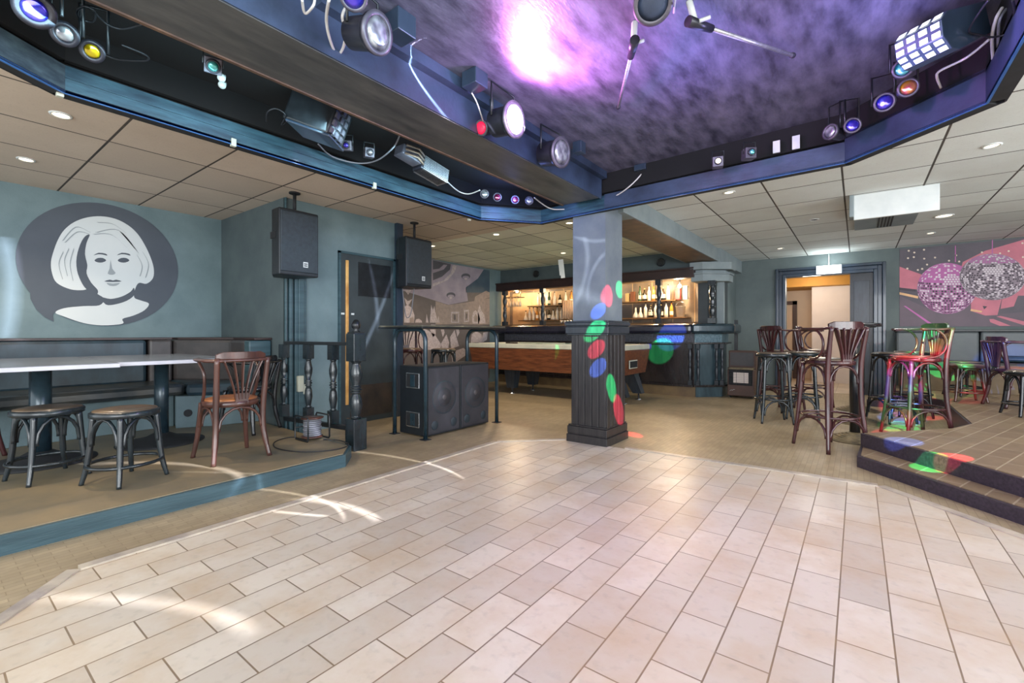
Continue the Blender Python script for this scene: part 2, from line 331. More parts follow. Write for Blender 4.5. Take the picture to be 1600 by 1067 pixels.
# ---- walls
b = MB(); b.box(-6.1, -1.8, 0, -5.95, 2.2, H+0.1); struct(b.build('wall_left', 'wall_teal'))
b = MB(); b.box(-6.1, 2.2, 0, -4.46, 2.3, H+0.1); struct(b.build('wall_front', 'wall_dark'))
b = MB(); b.box(-4.56, 2.3, 0, -4.46, 2.80, H); b.box(-4.56, 2.80, 1.87, -4.46, 3.50, H); b.box(-4.56, 3.50, 0, -4.46, 3.56, H)
struct(b.build('wall_left', 'wall_teal'))
b = MB(); b.box(-6.1, 3.56, 0, -4.44, 3.64, H); b.box(-4.47, 3.53, 0, -4.41, 3.62, H)
struct(b.build('wall_back', 'frame_blue'))
b = MB(); b.box(-6.2, 3.6, 0, -6.05, 7.6, H+0.1); struct(b.build('wall_left', 'wall_teal'))
b = MB(); b.box(-4.475, 2.20, 0, -4.43, 2.215, H); b.box(-4.47, 2.235, 0, -4.425, 2.27, 1.9); b.box(-4.47, 2.29, 0, -4.425, 2.41, 1.9); b.box(-4.44, 2.32, 0, -4.41, 2.38, 1.9)
struct(b.build('trim_2', 'bluegreen', bevel=0.006))
# back wall behind the door, with the doorway
YB = 9.26
b = MB(); b.box(-2.0, YB, 0, -1.0, YB+0.12, H); b.box(-1.0, YB, 1.975, 0.2, YB+0.12, H); b.box(0.2, YB, 0, 5, YB+0.12, H)
struct(b.build('wall_back', 'wall_door'))
b = MB(); b.box(5.0, 2.9, 0, 5.1, 9.4, H); struct(b.build('wall_right', 'wall_door'))
# soffit over bar and the beam
b = MB(); b.box(-6.1, 7.57, 2.04, -2.0, 7.66, H+0.05); struct(b.build('wall_back', 'wall_dark'))
b = MB(); b.box(-2.20, 4.0, 2.13, -1.735, 9.26, H+0.05); 
b.box(-2.22, 7.6, 2.11, -1.70, 9.26, H+0.05)
o = struct(b.build('ceiling', 'wall_grey'))
M['beam_under'] = mat('scuffed brown soffit', (120, 100, 80), 0.6, (92, 82, 72), 7, detail=9)
b = MB(); b.box(-2.18, 4.3, 2.1295, -1.755, 7.5, 2.1305); struct(b.build('ceiling', 'beam_under'))
# pillar: painted upper shaft, panelled base
b = MB(); b.box(-2.115, 3.73, 1.10, -1.787, 4.09, H+0.1); M['pillar_paint'] = mat('grey pillar paint', (110, 119, 124), 0.6, (92, 102, 112), 4, bump=0.1, bscale=120)
struct(b.build('wall_pillar', 'pillar_paint'))
pil = thing('pillar_casing', 'black panelled wooden casing around the foot of the grey square pillar, spotted with coloured light', 'pillar casing', (-1.955, 3.905, 0))
b = MB(); b.box(-0.165, -0.195, 0.16, 0.185, 0.2, 1.0)
b.build('panel_core', 'pillar_wood', pil)
for i in range(5):
    b = MB(); x = -0.165+0.0058+i*0.07; b.box(x, -0.203, 0.16, x+0.062, -0.193, 0.99); b.build('board', 'pillar_wood', pil, 0.003)
for i in range(5):
    b = MB(); y = -0.195+0.006+i*0.079; b.box(0.183, y, 0.16, 0.193, y+0.070, 0.99); b.build('board', 'pillar_wood', pil, 0.003)
b = MB()
for z0, z1, e in ((0, 0.075, 0.028), (0.075, 0.085, 0.020), (0.085, 0.15, 0.022), (0.15, 0.165, 0.014)): b.box(-0.18-e+0.01, -0.205-e, z0, 0.195+e-0.012, 0.205+e, z1)
b.build('plinth', 'pillar_wood', pil, 0.004)
b = MB()
for z0, z1, e in ((0.985, 1.0, 0.018), (1.0, 1.06, 0.028), (1.06, 1.072, 0.022), (1.072, 1.10, 0.034), (1.10, 1.115, 0.026)): b.box(-0.18-e, -0.205-e, z0, 0.195+e, 0.205+e, z1)
b.build('cap_moulding', 'blue_black', pil, 0.004)

# ---- door in the left wall
b = MB(); b.box(-4.52, 2.80, 0, -4.45, 3.50, 1.87); d1 = struct(b.build('door_1', 'door_dark'))
b = MB(); b.box(-4.47, 2.775, 0.0, -4.435, 2.80, 1.89); b.box(-4.47, 3.50, 0, -4.435, 3.525, 1.89); b.box(-4.47, 2.775, 1.87, -4.435, 3.525, 1.895); b.build('door_frame', 'bluegreen', d1)
b = MB(); b.box(-4.452, 2.86, 0.22, -4.436, 2.895, 1.80); b.build('lit_brass_strip', 'gold', d1, 0.004)  # narrow brass strip, its warm reflected light put into the colour
M['kickplate'] = mat('scuffed kick plate', (66, 56, 48), 0.5, (40, 38, 38), 5, detail=9)
b = MB(); b.box(-4.451, 2.92, 0.06, -4.445, 3.48, 0.42); b.build('kick_plate', 'kickplate', d1)
b = MB(); b.box(-4.451, 3.02, 1.42, -4.444, 3.46, 1.80); b.build('upper_panel', 'black', d1)
b = MB(); b.box(-4.447, 2.80, 1.205, -4.441, 2.845, 1.225); b.box(-4.447, 2.93, 1.205, -4.441, 2.965, 1.225); b.build('push_plate', 'white', d1)

# ---- doorway in the back wall: deep mouldings, black leaf, corridor beyond
b = MB()
for e, d, w in ((0.0, 0.05, 0.05), (0.05, 0.03, 0.06), (0.11, 0.06, 0.045)):
    x0, x1, z1 = -1.0-e, 0.2+e, 1.975+e
    b.box(x0-w, YB-d, 0, x0, YB+0.02, z1+w); b.box(x1, YB-d, 0, x1+w, YB+0.02, z1+w); b.box(x0, YB-d, z1, x1, YB+0.02, z1+w)
struct(b.build('trim_3', 'frame_blue', bevel=0.008))
d2 = None
b = MB(); b.box(-0.10, YB+0.02, 0.01, 0.2, YB+0.07, 1.975); d2 = struct(b.build('door_2', 'black', bevel=0.003))
b = MB(); b.box(-0.05, YB+0.012, 0.2, 0.15, YB+0.021, 0.85); b.box(-0.05, YB+0.012, 0.98, 0.15, YB+0.021, 1.85); b.build('door_panel', 'blue_black', d2, 0.003)
b = MB(); b.box(-2.2, YB+0.12, -0.1, 1.6, 12.2, 0.003); struct(b.build('floor', 'corr_tile'))
b = MB(); b.box(-2.2, 11.9, 0, 1.6, 12.0, 2.3); struct(b.build('wall_back', 'beige'))
b = MB(); b.box(-0.75, 11.2, 0, 1.6, 11.9, 1.95); struct(b.build('wall_right', 'cream'))
b = MB(); b.box(-2.3, YB+0.12, 0, -2.2, 12, 2.3); struct(b.build('wall_left', 'beige'))
b = MB(); b.box(-2.2, YB+0.12, 2.12, 1.6, 12, 2.2); b.box(-2.2, 10.9, 1.95, 1.6, 11.9, 2.12); struct(b.build('ceiling', 'gold_ceiling'))
b = MB(); b.box(-1.72, 11.83, 0, -1.64, 11.9, 1.72); b.box(-1.15, 11.83, 0, -1.07, 11.9, 1.72); b.box(-1.72, 11.83, 1.64, -1.07, 11.9, 1.72)
b.mi = 1; b.box(-1.64, 11.87, 0, -1.15, 11.9, 1.64); struct(b.build('door_3', ['brown_trim', 'beige']))
b = MB(); b.box(-2.2, 11.86, 0, -1.72, 11.9, 0.1); struct(b.build('baseboard_back', 'brown_trim'))
point('corridor_lamp', (-0.7, 10.4, 1.9), 14, (1, 0.9, 0.76), 0.15)
b = MB(); b.box(-1.9, YB-0.015, 0, -1.16, YB, 0.09); b.box(0.36, YB-0.015, 0.19, 0.44, YB, 0.3); struct(b.build('baseboard_back', 'black'))

# ================================================================== THE LIGHT RIG HUNG UNDER THE CEILING
K = 0.82                                   # the rig hangs lower than the suspended ceiling, its rim about 2.07 m above the dance floor
def zr(z): return 1+(z-1)*K
def sc2(P): return [(x*K, y*K) for x, y in P]
def PR(px, py, z): return PZ(px, py, zr(z))
DZ = zr(2.70)
b = MB(); b.prism([(-3.3, -0.6), (-3.3, 3.98), (2.4, 3.98), (2.4, -0.6)], DZ, DZ+0.03); struct(b.build('ceiling', 'rig'))
RIM = sc2([(-2.95, -0.20), (-3.46, 0.51), (-3.46, 3.97), (-3.01, 4.54), (-2.15, 4.46), (-0.08, 4.36), (0.585, 3.72), (0.585, 2.9), (1.2, 2.0)])
def wallstrip(b, pts, z0, z1, t):
    for i in range(len(pts)-1):
        p = Vector(pts[i]+(0,)); q = Vector(pts[i+1]+(0,)); u = (q-p).normalized(); n = Vector((-u.y, u.x, 0))
        b.prism([p[:2], q[:2], (q+n*t)[:2], (p+n*t)[:2]], z0, z1)
b = MB(); wallstrip(b, RIM[:2], zr(2.335), zr(2.47), 0.02); struct(b.build('ceiling', 'rim_dark'))
b = MB(); wallstrip(b, RIM[1:5], zr(2.335), zr(2.47), 0.02); wallstrip(b, RIM[1:5], zr(2.40), zr(2.405), -0.006); struct(b.build('ceiling', 'rim'))
b = MB(); wallstrip(b, RIM[4:6], zr(2.335), zr(2.48), 0.02); wallstrip(b, RIM[5:], zr(2.335), zr(2.52), 0.02); struct(b.build('ceiling', 'rig_side'))
b = MB(); wallstrip(b, RIM, zr(2.314), zr(2.333), 0.010); struct(b.build('trim_4', 'led'))
b = MB(); wallstrip(b, RIM, zr(2.318), zr(2.336), 0.066); wallstrip(b, sc2([(-3.02, -0.24), (-3.54, 0.49), (-3.54, 4.0), (-3.04, 4.62), (-2.15, 4.54), (-0.05, 4.44), (0.665, 3.76), (0.665, 2.9), (1.3, 2.0)]), zr(2.318), 2.40, 0.008); struct(b.build('trim_5', 'black_matte'))
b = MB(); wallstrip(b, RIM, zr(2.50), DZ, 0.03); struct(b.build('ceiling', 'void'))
# duct (box beam) running through the opening
b = MB(); b.box(-2.60*K, -0.4, zr(2.42), -2.17*K, 4.36*K, DZ); b.mi = 1; b.box(-2.168*K, -0.4, zr(2.425), -2.160*K, 4.42*K, DZ)  # side sheet in bluer colour, standing for blue light on that face
b.mi = 0; struct(b.build('ceiling', ['duct', 'rig_side']))
M['raw_edge'] = mat('raw board edge', (104, 80, 62), 0.6, (70, 54, 46), 9)
b = MB(); b.box(-2.61*K, -0.4, zr(2.412), -2.59*K, 4.36*K, zr(2.43)); struct(b.build('trim_6', 'raw_edge'))
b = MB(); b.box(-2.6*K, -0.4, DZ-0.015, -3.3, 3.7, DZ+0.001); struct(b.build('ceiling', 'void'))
b = MB(); b.box(-2.16*K, 1.0, zr(2.63), -2.10*K, 4.42*K, DZ); struct(b.build('trim_7', 'rig_side'))
clips = [(380, 213), (653, 268), (733, 341), (93, 143)]

# ================================================================== FURNITURE BUILDERS
def stool(name, label, h, seat_r, foot, wood_m, top_m, loc, rz, ring_h, group=None, high=False):
    t = thing(name, label, 'stool', loc, rz, group)
    b = MB(); b.lathe([(seat_r-0.01, h-0.042), (seat_r, h-0.036), (seat_r, h-0.012), (seat_r-0.012, h-0.004)], n=28); b.build('seat_frame', wood_m, t)
    b = MB(); b.lathe([(seat_r-0.014, h-0.008), (seat_r-0.016, h), (seat_r-0.05, h+0.007), (0.03, h+0.009)], n=28); b.build('seat', top_m, t)
    A = []; ti = seat_r-0.022
    for k in range(4):
        a = PI/4+k*PI/2
        top = Vector((ti*math.cos(a), ti*math.sin(a), h-0.03)); bot = Vector((foot*math.cos(a), foot*math.sin(a), 0))
        mid = top.lerp(bot, 0.65); mid -= Vector((math.cos(a), math.sin(a), 0))*0.012
        A.append((top, bot))
        b = MB(); b.tube(crom([top, mid, bot], 6), [0.0165]*7+[0.015, 0.0145, 0.014, 0.013, 0.0125, 0.0125], 10); b.build('leg', wood_m, t)
    def arches(z_top, drop, nm):
        for k in range(4):
            (t0, b0), (t1, b1) = A[k], A[(k+1) % 4]
            def at(T, B, z): u = (T.z-z)/(T.z-B.z); return T.lerp(B, u)
            p0 = at(t0, b0, z_top-drop); p1 = at(t1, b1, z_top-drop); c = (p0+p1)/2
            e = (p1-p0); w = e.length/2; e.normalize()
            pts = [p0+e*0.022+Vector((0, 0, -0.02))]
            for j in range(9):
                an = PI-PI*j/8
                pts.append(c+e*math.cos(an)*(w-0.022)+Vector((0, 0, 1))*math.sin(an)*(drop-0.006))
            pts.append(p1-e*0.022+Vector((0, 0, -0.02)))
            b = MB(); b.tube(pts, 0.0105, 8); b.build('brace', wood_m, t)
    arches(h-0.042, 0.15 if not high else 0.15, 'upper')
    def rad(z): u = (h-0.03-z)/(h-0.03); return ti+(foot-ti)*u
    R = rad(ring_h)-0.008
    b = MB(); b.tube([(R*math.cos(2*PI*k/28), R*math.sin(2*PI*k/28), ring_h) for k in range(28)], 0.0105, 8, True); b.build('foot_ring', wood_m, t)
    if high: arches(ring_h-0.01, 0.15, 'lower')
    return t

def bent_chair(name, label, h, seat_r, foot, back, wood_m, top_m, loc, rz, high=False, ring_h=0.3, arms='bow', group=None):
    """front = local +Y, back at -Y"""
    t = thing(name, label, 'chair' if not high else 'bar chair', loc, rz, group)
    b = MB()
    prof = [(seat_r-0.01, h-0.045), (seat_r, h-0.038), (seat_r, h-0.01), (seat_r-0.012, h-0.004)]
    b.lathe(prof, n=26); b.build('seat_frame', wood_m, t)
    b = MB(); b.lathe([(seat_r-0.014, h-0.008), (seat_r-0.018, h+0.004), (seat_r-0.05, h+0.012), (0.03, h+0.014)], n=26); b.build('seat', top_m, t)
    hw = seat_r*0.88; ty = seat_r*0.72; A = []
    for sx, sy in ((1, 1), (-1, 1), (-1, -1), (1, -1)):
        top = Vector((sx*hw*0.9, sy*ty, h-0.03)); bot = Vector((sx*foot, sy*foot*1.02, 0))
        A.append((top, bot))
        if sy > 0:
            b = MB(); b.tube(crom([top, top.lerp(bot, 0.6)+Vector((-sx*0.006, -0.006, 0)), bot], 6), [0.018]*6+[0.016]*4+[0.015]*3, 10); b.build('leg', wood_m, t)
        else:
            up = Vector((sx*hw*1.02, -seat_r*1.08, back-0.045))
            b = MB(); b.tube(crom([bot, bot.lerp(top, 0.5)+Vector((-sx*0.008, 0.01, 0)), top+Vector((sx*0.01, -0.02, 0)), up], 6), [0.0165]*4+[0.020]*11+[0.018]*4, 10); b.build('leg', wood_m, t)
    bz = back
    # crest: thick curved board, lower bow that becomes the arms
    crest = [Vector((x*hw*1.0, -seat_r*1.10+0.05*(1-math.cos(x*1.2))*1.2, 0)) for x in [i/8 for i in range(-8, 9)]]
    b = MB(); n = len(crest)
    th = 0.010
    R = []
    for i, p in enumerate(crest):
        u = abs(i-(n-1)/2)/((n-1)/2); zt = bz-0.018*max(0, (u-0.75)/0.25)
        nrm = Vector((0, -1, 0))
        R.append([b.v(p+Vector((0, -th, bz-0.068))), b.v(p+Vector((0, th, bz-0.068))), b.v(p+Vector((0, th, zt))), b.v(p+Vector((0, -th, zt)))])
    b.rings(R, False, True, False); b.build('crest_rail', wood_m, t, 0.003)
    az = bz-0.060
    bow = []
    if arms == 'bow':
        L = [(-hw*1.12, seat_r*0.55), (-hw*1.22, 0.0), (-hw*1.2, -seat_r*0.6), (-hw*0.98, -seat_r*0.98), (-hw*0.5, -seat_r*1.08), (0, -seat_r*1.10)]
        pts = [Vector((x, y, az)) for x, y in L]+[Vector((-x, y, az)) for x, y in reversed(L[:-1])]
        b = MB(); b.tube(crom(pts, 4), 0.018, 8, flat=(1.6, 0.75)); b.build('armrest', wood_m, t)
        for sx in (-1, 1):
            b = MB(); b.tube(crom([(sx*hw*1.14, seat_r*0.42, az-0.008), (sx*hw*1.16, seat_r*0.2, az-0.03), (sx*hw*1.12, -seat_r*0.1, az-0.10), (sx*hw*1.06, seat_r*0.05, h+0.06), (sx*hw*1.04, seat_r*0.3, h-0.02), (sx*hw*1.0, seat_r*0.42, h-0.08)], 5), 0.011, 8); b.build('arm_support', wood_m, t)
    else:
        for sx in (-1, 1):
            b = MB(); b.tube(crom([(sx*hw*0.98, -seat_r*1.04, az+0.01), (sx*hw*1.12, -seat_r*0.6, az), (sx*hw*1.2, 0, az), (sx*hw*1.2, seat_r*0.45, az)], 5), 0.014, 8, flat=(1.3, 0.8)); b.build('armrest', wood_m, t)
            r = (az-h)/2
            pts = [Vector((sx*hw*1.16, seat_r*0.35, az-0.010))]+arc((sx*hw*1.13, -seat_r*0.02, (az+h)/2+0.0), r, PI/2, PI*1.5, (0, 1, 0), (0, 0, 1), 10)+[Vector((sx*hw*1.05, seat_r*0.4, h-0.02))]
            b = MB(); b.tube(pts, 0.010, 8); b.build('arm_support', wood_m, t)
    # fan splat of five slats rising from one root
    b = MB(); y0 = -seat_r*0.93; y1 = -seat_r*1.07
    for k in range(5):
        u = (k-2)/2
        xb = u*0.042; xt = u*hw*0.78
        pts = [Vector((xb, y0, h+0.01)), Vector((xb*1.25, y0*1.03, h+0.05+0.25*(az-h-0.05)*0.4)), Vector((xb+(xt-xb)*0.45, (y0+y1)/2, h+(az-h)*0.58)), Vector((xt, y1, az+0.006))]
        b.tube(crom(pts, 5), [0.012+0.009*i/15 for i in range(16)], 6, flat=(1.35, 0.3))
    b.prism([(-0.042, y0-0.008), (0.042, y0-0.008), (0.042, y0+0.008), (-0.042, y0+0.008)], h-0.03, h+0.05)
    b.build('back_splat', wood_m, t)
    def at(T, B, z): u = (T.z-z)/(T.z-B.z); return T.lerp(B, u)
    def arches(z_top, drop):
        for k in range(4):
            (t0, b0), (t1, b1) = A[k], A[(k+1) % 4]
            p0 = at(t0, b0, z_top-drop); p1 = at(t1, b1, z_top-drop); c = (p0+p1)/2; e = p1-p0; w = e.length/2; e.normalize()
            pts = [p0+e*0.024+Vector((0, 0, -0.02))]+[c+e*math.cos(PI-PI*j/8)*(w-0.024)+Vector((0, 0, 1))*math.sin(PI*j/8)*(drop-0.006) for j in range(9)]+[p1-e*0.024+Vector((0, 0, -0.02))]
            b = MB(); b.tube(pts, 0.0095, 8); b.build('brace', wood_m, t)
    arches(h-0.045, 0.14)
    if high:
        fr = foot*1.41*(1-ring_h/h)+seat_r*0.95*(ring_h/h)-0.02
        b = MB(); b.tube([(fr*math.cos(2*PI*k/28), fr*math.sin(2*PI*k/28), ring_h) for k in range(28)], 0.010, 8, True); b.build('foot_ring', wood_m, t)
        arches(ring_h-0.01, 0.14)
    return t

PZF = 0.097
# ---- left platform furniture
sA = stool('bentwood_stool', 'low dark bentwood stool with worn seat, left of the two before the tables', 0.440, 0.172, 0.205, 'stool_dark', 'seat_top', (-4.05, 0.52, PZF), 0.25, 0.115)
sB = copy_tree(sA, (-3.60, 0.80, PZF), 0.42, 'low dark bentwood stool with worn seat, between its twin and the reddish armchair')
acR = bent_chair('bentwood_armchair', 'reddish brown bentwood armchair with tan seat, its fan back to the dance floor', 0.43, 0.185, 0.185, 0.775, 'stool_brown', 'seat_tan', (-3.66, 1.42, PZF), PI/2-0.0)
acD = bent_chair('bentwood_armchair', 'dark bentwood armchair half hidden behind the reddish armchair near the corner', 0.42, 0.18, 0.18, 0.70, 'stool_black', 'leather_seat', (-4.50, 1.90, PZF), PI/2+0.5)
acL = copy_tree(acR, (-4.98, 0.16, PZF), -0.6, 'oxblood bentwood armchair cut by the left edge of the photo, behind the dark stools', mats={'reddish brown bentwood': M['stool_red'], 'tan seat leather': M['leather_seat']})
def dtable(name, label, x0, x1, y0, y1, cx, cy, rcol):
    t = thing(name, label, 'table', (cx, cy, PZF))
    b = MB(); b.box(x0-cx, y0-cy, 0.705, x1-cx, y1-cy, 0.708); b.build('tabletop', 'table_top', t)
    b = MB(); b.box(x0-cx-0.004, y0-cy-0.004, 0.678, x1-cx+0.004, y1-cy+0.004, 0.7045); b.build('top_edging', 'table_edge', t, 0.004)
    b = MB(); b.cyl((0, 0, 0.06), (0, 0, 0.678), rcol, n=24); b.build('column', 'steel_blue', t)
    b = MB(); b.lathe([(0.30, 0.0), (0.30, 0.008), (0.24, 0.02), (0.12, 0.045), (rcol+0.012, 0.075), (rcol, 0.08)], n=32); b.build('base', 'black_matte', t)
    return t
dtable('pedestal_table', 'pale topped pedestal table on blue grey column, cut by left photo edge', -5.28, -3.90, 0.10, 0.835, -4.58, 0.55, 0.058)
dtable('pedestal_table', 'pale topped pedestal table on blue grey column, beside the reddish brown armchair', -5.25, -4.02, 0.845, 1.58, -4.62, 1.26, 0.050)
# ---- L-shaped bench
bn = thing('corner_bench', 'blue grey leather corner bench along the portrait wall', 'bench', (-5.6, 0.5, PZF))
def lb(b, x0, y0, z0, x1, y1, z1): b.box(x0+5.6, y0-0.5, z0-PZF, x1+5.6, y1-0.5, z1-PZF)
b = MB(); lb(b, -5.90, -1.6, PZF, -5.32, 1.55, 0.40); b.prism([(x+5.6, y-0.5) for x, y in ((-5.90, 1.56), (-5.30, 1.56), (-5.17, 1.52), (-5.0, 1.81), (-4.92, 2.17), (-5.90, 2.17))], 0, 0.40-PZF); b.build('bench_base', 'wall_teal', bn, 0.005)
b = MB(); lb(b, -5.92, -1.6, 0.40, -5.22, 1.62, 0.515); b.build('seat_cushion', 'leather_seat', bn, 0.035)
b = MB(); b.prism([(x+5.6, y-0.5) for x, y in ((-5.92, 1.63), (-5.22, 1.63), (-5.10, 1.58), (-4.94, 1.78), (-4.82, 2.17), (-5.92, 2.17))], 0.40-PZF, 0.515-PZF); b.build('seat_cushion', 'leather', bn, 0.035)
b = MB(); lb(b, -5.94, -1.6, 0.50, -5.72, 1.44, 0.935); b.build('back_cushion', 'leather', bn, 0.03)
b = MB(); lb(b, -5.94, 1.455, 0.50, -5.70, 1.65, 0.935); b.build('back_cushion', 'leather_brown', bn, 0.02)
b = MB(); b.prism([(x+5.6, y-0.5) for x, y in ((-5.93, 1.66), (-5.70, 1.66), (-5.16, 2.0), (-4.83, 2.0), (-4.83, 2.19), (-5.93, 2.19))], 0.50-PZF, 0.935-PZF); b.build('back_cushion', 'leather_brown', bn, 0.03)
b = MB(); lb(b, -4.815, 1.98, 0.42, -4.70, 2.19, 0.93); b.build('bench_end', 'bluegreen', bn, 0.012)
b = MB(); lb(b, -5.945, -1.6, 0.936, -5.74, 1.66, 0.958); b.prism([(x+5.6, y-0.5) for x, y in ((-5.93, 1.70), (-5.72, 1.70), (-5.18, 2.03), (-4.70, 2.03), (-4.70, 2.195), (-5.93, 2.195))], 0.936-PZF, 0.958-PZF); b.build('top_trim', 'bar_brown', bn, 0.003)
for u in (0.30, 0.72):
    x = -5.17+0.17*u; y = 1.52+0.29*u
    b = MB(); b.cyl((x+5.59, y-0.495, 0.14), (x+5.606, y-0.505, 0.14), 0.035, n=20); b.build('vent_hole', 'black_matte', bn)
tag(bn)

# ---- balustrade
bl = thing('balustrade', 'black turned balustrade with newel post at the edge of the left platform', 'railing', (-3.45, 2.32, 0))
def rl(x): return 2.32-(-3.45-x)*0.12
b = MB(); b.M = Matrix.Rotation(0.12, 4, 'Z'); b.box(-1.0, -0.02, 0.895, -0.05, 0.02, 0.925); b.build('handrail', 'black', bl, 0.004)
b = MB(); b.M = Matrix.Rotation(0.12, 4, 'Z'); b.box(-1.0, -0.02, 0.155, -0.05, 0.02, 0.195); b.build('bottom_rail', 'black', bl, 0.004)
def turned(z0, z1, r, blk, nb=12):
    """profile of a turned spindle between two square blocks"""
    L = z1-z0
    P = [(r*0.55, 0), (r*0.9, 0.012), (r*0.6, 0.03), (r*0.65, 0.05), (r*1.0, 0.22), (r*0.85, 0.36), (r*0.55, 0.43), (r*0.9, 0.45), (r*0.6, 0.47), (r*1.0, 0.5), (r*0.6, 0.53), (r*0.9, 0.55), (r*0.55, 0.57), (r*0.95, 0.72), (r*1.0, 0.80), (r*0.65, 0.94), (r*0.6, 0.97), (r*0.9, 0.985), (r*0.55, 1.0)]
    return [(a, z0+c*L) for a, c in P]
for px in (452, 483, 515):
    p = PY(px, 600, 2.25); x = p.x+3.45; y = rl(p.x)-2.32
    b = MB(); b.box(x-0.036, y-0.036, 0.765, x+0.036, y+0.036, 0.895); b.box(x-0.036, y-0.036, 0.195, x+0.036, y+0.036, 0.31)
    b.lathe(turned(0.31, 0.765, 0.036, 0), (x, y, 0), 14); b.build('baluster', 'stool_dark', bl)
b = MB(); b.box(-0.065, -0.065, 0, 0.065, 0.065, 0.27); b.box(-0.06, -0.06, 0.76, 0.06, 0.06, 1.0); b.lathe(turned(0.27, 0.76, 0.055, 0), (0, 0, 0), 18)
nw = b.build('newel_post', 'stool_dark', bl, 0.006)
b = MB(); b.prism([(-0.05, -0.05), (0.05, -0.05), (0.05, 0.05), (-0.05, 0.05)], 1.0, 1.012); b.lathe([(0.04, 1.012), (0.018, 1.03), (0.035, 1.05), (0.040, 1.075), (0.03, 1.10), (0.012, 1.12)], n=16); b.build('finial', 'black', nw)
# ---- cable reel and its cable, little things by the rail
rp = PZ(488, 686, PZF)
rl_ = thing('cable_reel', 'black cable reel with grey cord and metal frame standing on the left platform', 'cable reel', rp)
b = MB(); b.lathe([(0.085, 0.02), (0.085, 0.03), (0.05, 0.032)], n=22); b.build('flange', 'stool_brown', rl_)
b = MB(); b.lathe([(0.05, 0.178), (0.09, 0.18), (0.09, 0.19), (0.02, 0.192)], n=22); b.build('flange', 'stool_brown', rl_)
b = MB()
for k in range(9): b.lathe([(0.060, 0.032+k*0.016), (0.072, 0.036+k*0.016), (0.072, 0.044+k*0.016), (0.060, 0.048+k*0.016)], (0.003*math.sin(k*2), 0.003*math.cos(k*3), 0), n=22)
b.build('wound_cord', 'cable_grey', rl_)
b = MB()
for y in (-0.095, 0.095): b.tube([(-0.095, y, 0.008), (0.095, y, 0.008), (0.105, y, 0.02), (0.105, y, 0.19), (0.095, y, 0.205), (-0.095, y, 0.205), (-0.105, y, 0.19), (-0.105, y, 0.02)], 0.007, 8, True)
b.cyl((-0.105, -0.095, 0.1), (-0.105, 0.095, 0.1), 0.006, n=6); b.build('frame', 'black', rl_)
b = MB(); b.tube(crom([PZ(x, y, PZF+0.006) for x, y in [(478, 688), (455, 683), (430, 690), (432, 700), (470, 706), (520, 703), (545, 695), (530, 688), (505, 687)]], 6), 0.004, 6); tag(b.build('extension_cord', 'cable'), 'thin black cord looping over the left platform around the cable reel', 'cord')
b = MB(); p = PX(470, 598, -4.40); b.box(-4.45, p.y-0.03, p.z-0.09, -4.39, p.y+0.03, p.z+0.07); b.box(-4.45, p.y+0.03, p.z-0.12, -4.40, p.y+0.06, p.z-0.02)
tag(b.build('wall_dispenser', 'rail_cream', bevel=0.008), 'small cream plastic box hanging on the wall behind the balustrade', 'box')

# ---- subwoofer stack under the standing table
def sub(y0, label):
    t = thing('subwoofer', label, 'loudspeaker', (-3.46, y0+0.23, 0))
    b = MB(); b.box(-0.205, -0.228, 0.012, 0.188, 0.228, 0.68); b.build('cabinet', 'speaker', t, 0.006)
    b = MB(); b.box(0.188, -0.212, 0.03, 0.197, 0.212, 0.665); g = b.build('grille', 'grille_brown', t, 0.003)
    for r, h_, c in ((0.165, 0.0006, 'grille'), (0.150, 0.0010, 'grille_brown'), (0.095, 0.0014, 'grille'), (0.085, 0.0018, 'grille_brown'), (0.028, 0.003, 'cone')):
        b = MB(); b.M = Matrix.Translation((0.197, 0, 0.37)) @ Matrix.Rotation(PI/2, 4, 'Y'); b.lathe([(r, 0), (r-0.002, h_), (0.002, h_+0.0001)], n=36); b.build('driver_cone', c, g)
    for y in (-0.13, 0.13):
        b = MB(); b.M = Matrix.Translation((0.197, y, 0.11)) @ Matrix.Rotation(PI/2, 4, 'Y'); b.lathe([(0.045, 0), (0.042, 0.002), (0.002, 0.0022)], n=24); b.build('bass_port', 'grille', g)
    return t
s1 = sub(2.965, 'black subwoofer cabinet with side handle recesses, nearest of the pair under the standing table')
s2 = sub(3.425, 'black subwoofer cabinet, the farther of the pair under the standing table')
for z in (0.16, 0.54):
    b = MB(); b.box(-0.10, -0.236, z-0.075, 0.09, -0.2285, z+0.075); hf = b.build('handle_plate', 'chrome', s1, 0.003)
    b = MB(); b.box(-0.09, -0.2385, z-0.065, 0.08, -0.236, z+0.065); b.build('handle_recess', 'black_matte', hf)
    b = MB(); b.box(-0.03, -0.247, z-0.06, 0.035, -0.2385, z+0.06); b.build('handle_grip', 'steel_blue', hf, 0.006)
st = thing('standing_table', 'high narrow table on two arched dark tubes straddling the black subwoofers', 'table', (-3.46, 3.45, 0))
b = MB(); b.box(-0.36, -0.62, 1.062, 0.28, 0.62, 1.078); b.build('tabletop', 'olive_top', st, 0.004)
b = MB(); b.box(-0.366, -0.626, 1.048, 0.286, 0.626, 1.060); b.build('edge_frame', 'black', st, 0.003)
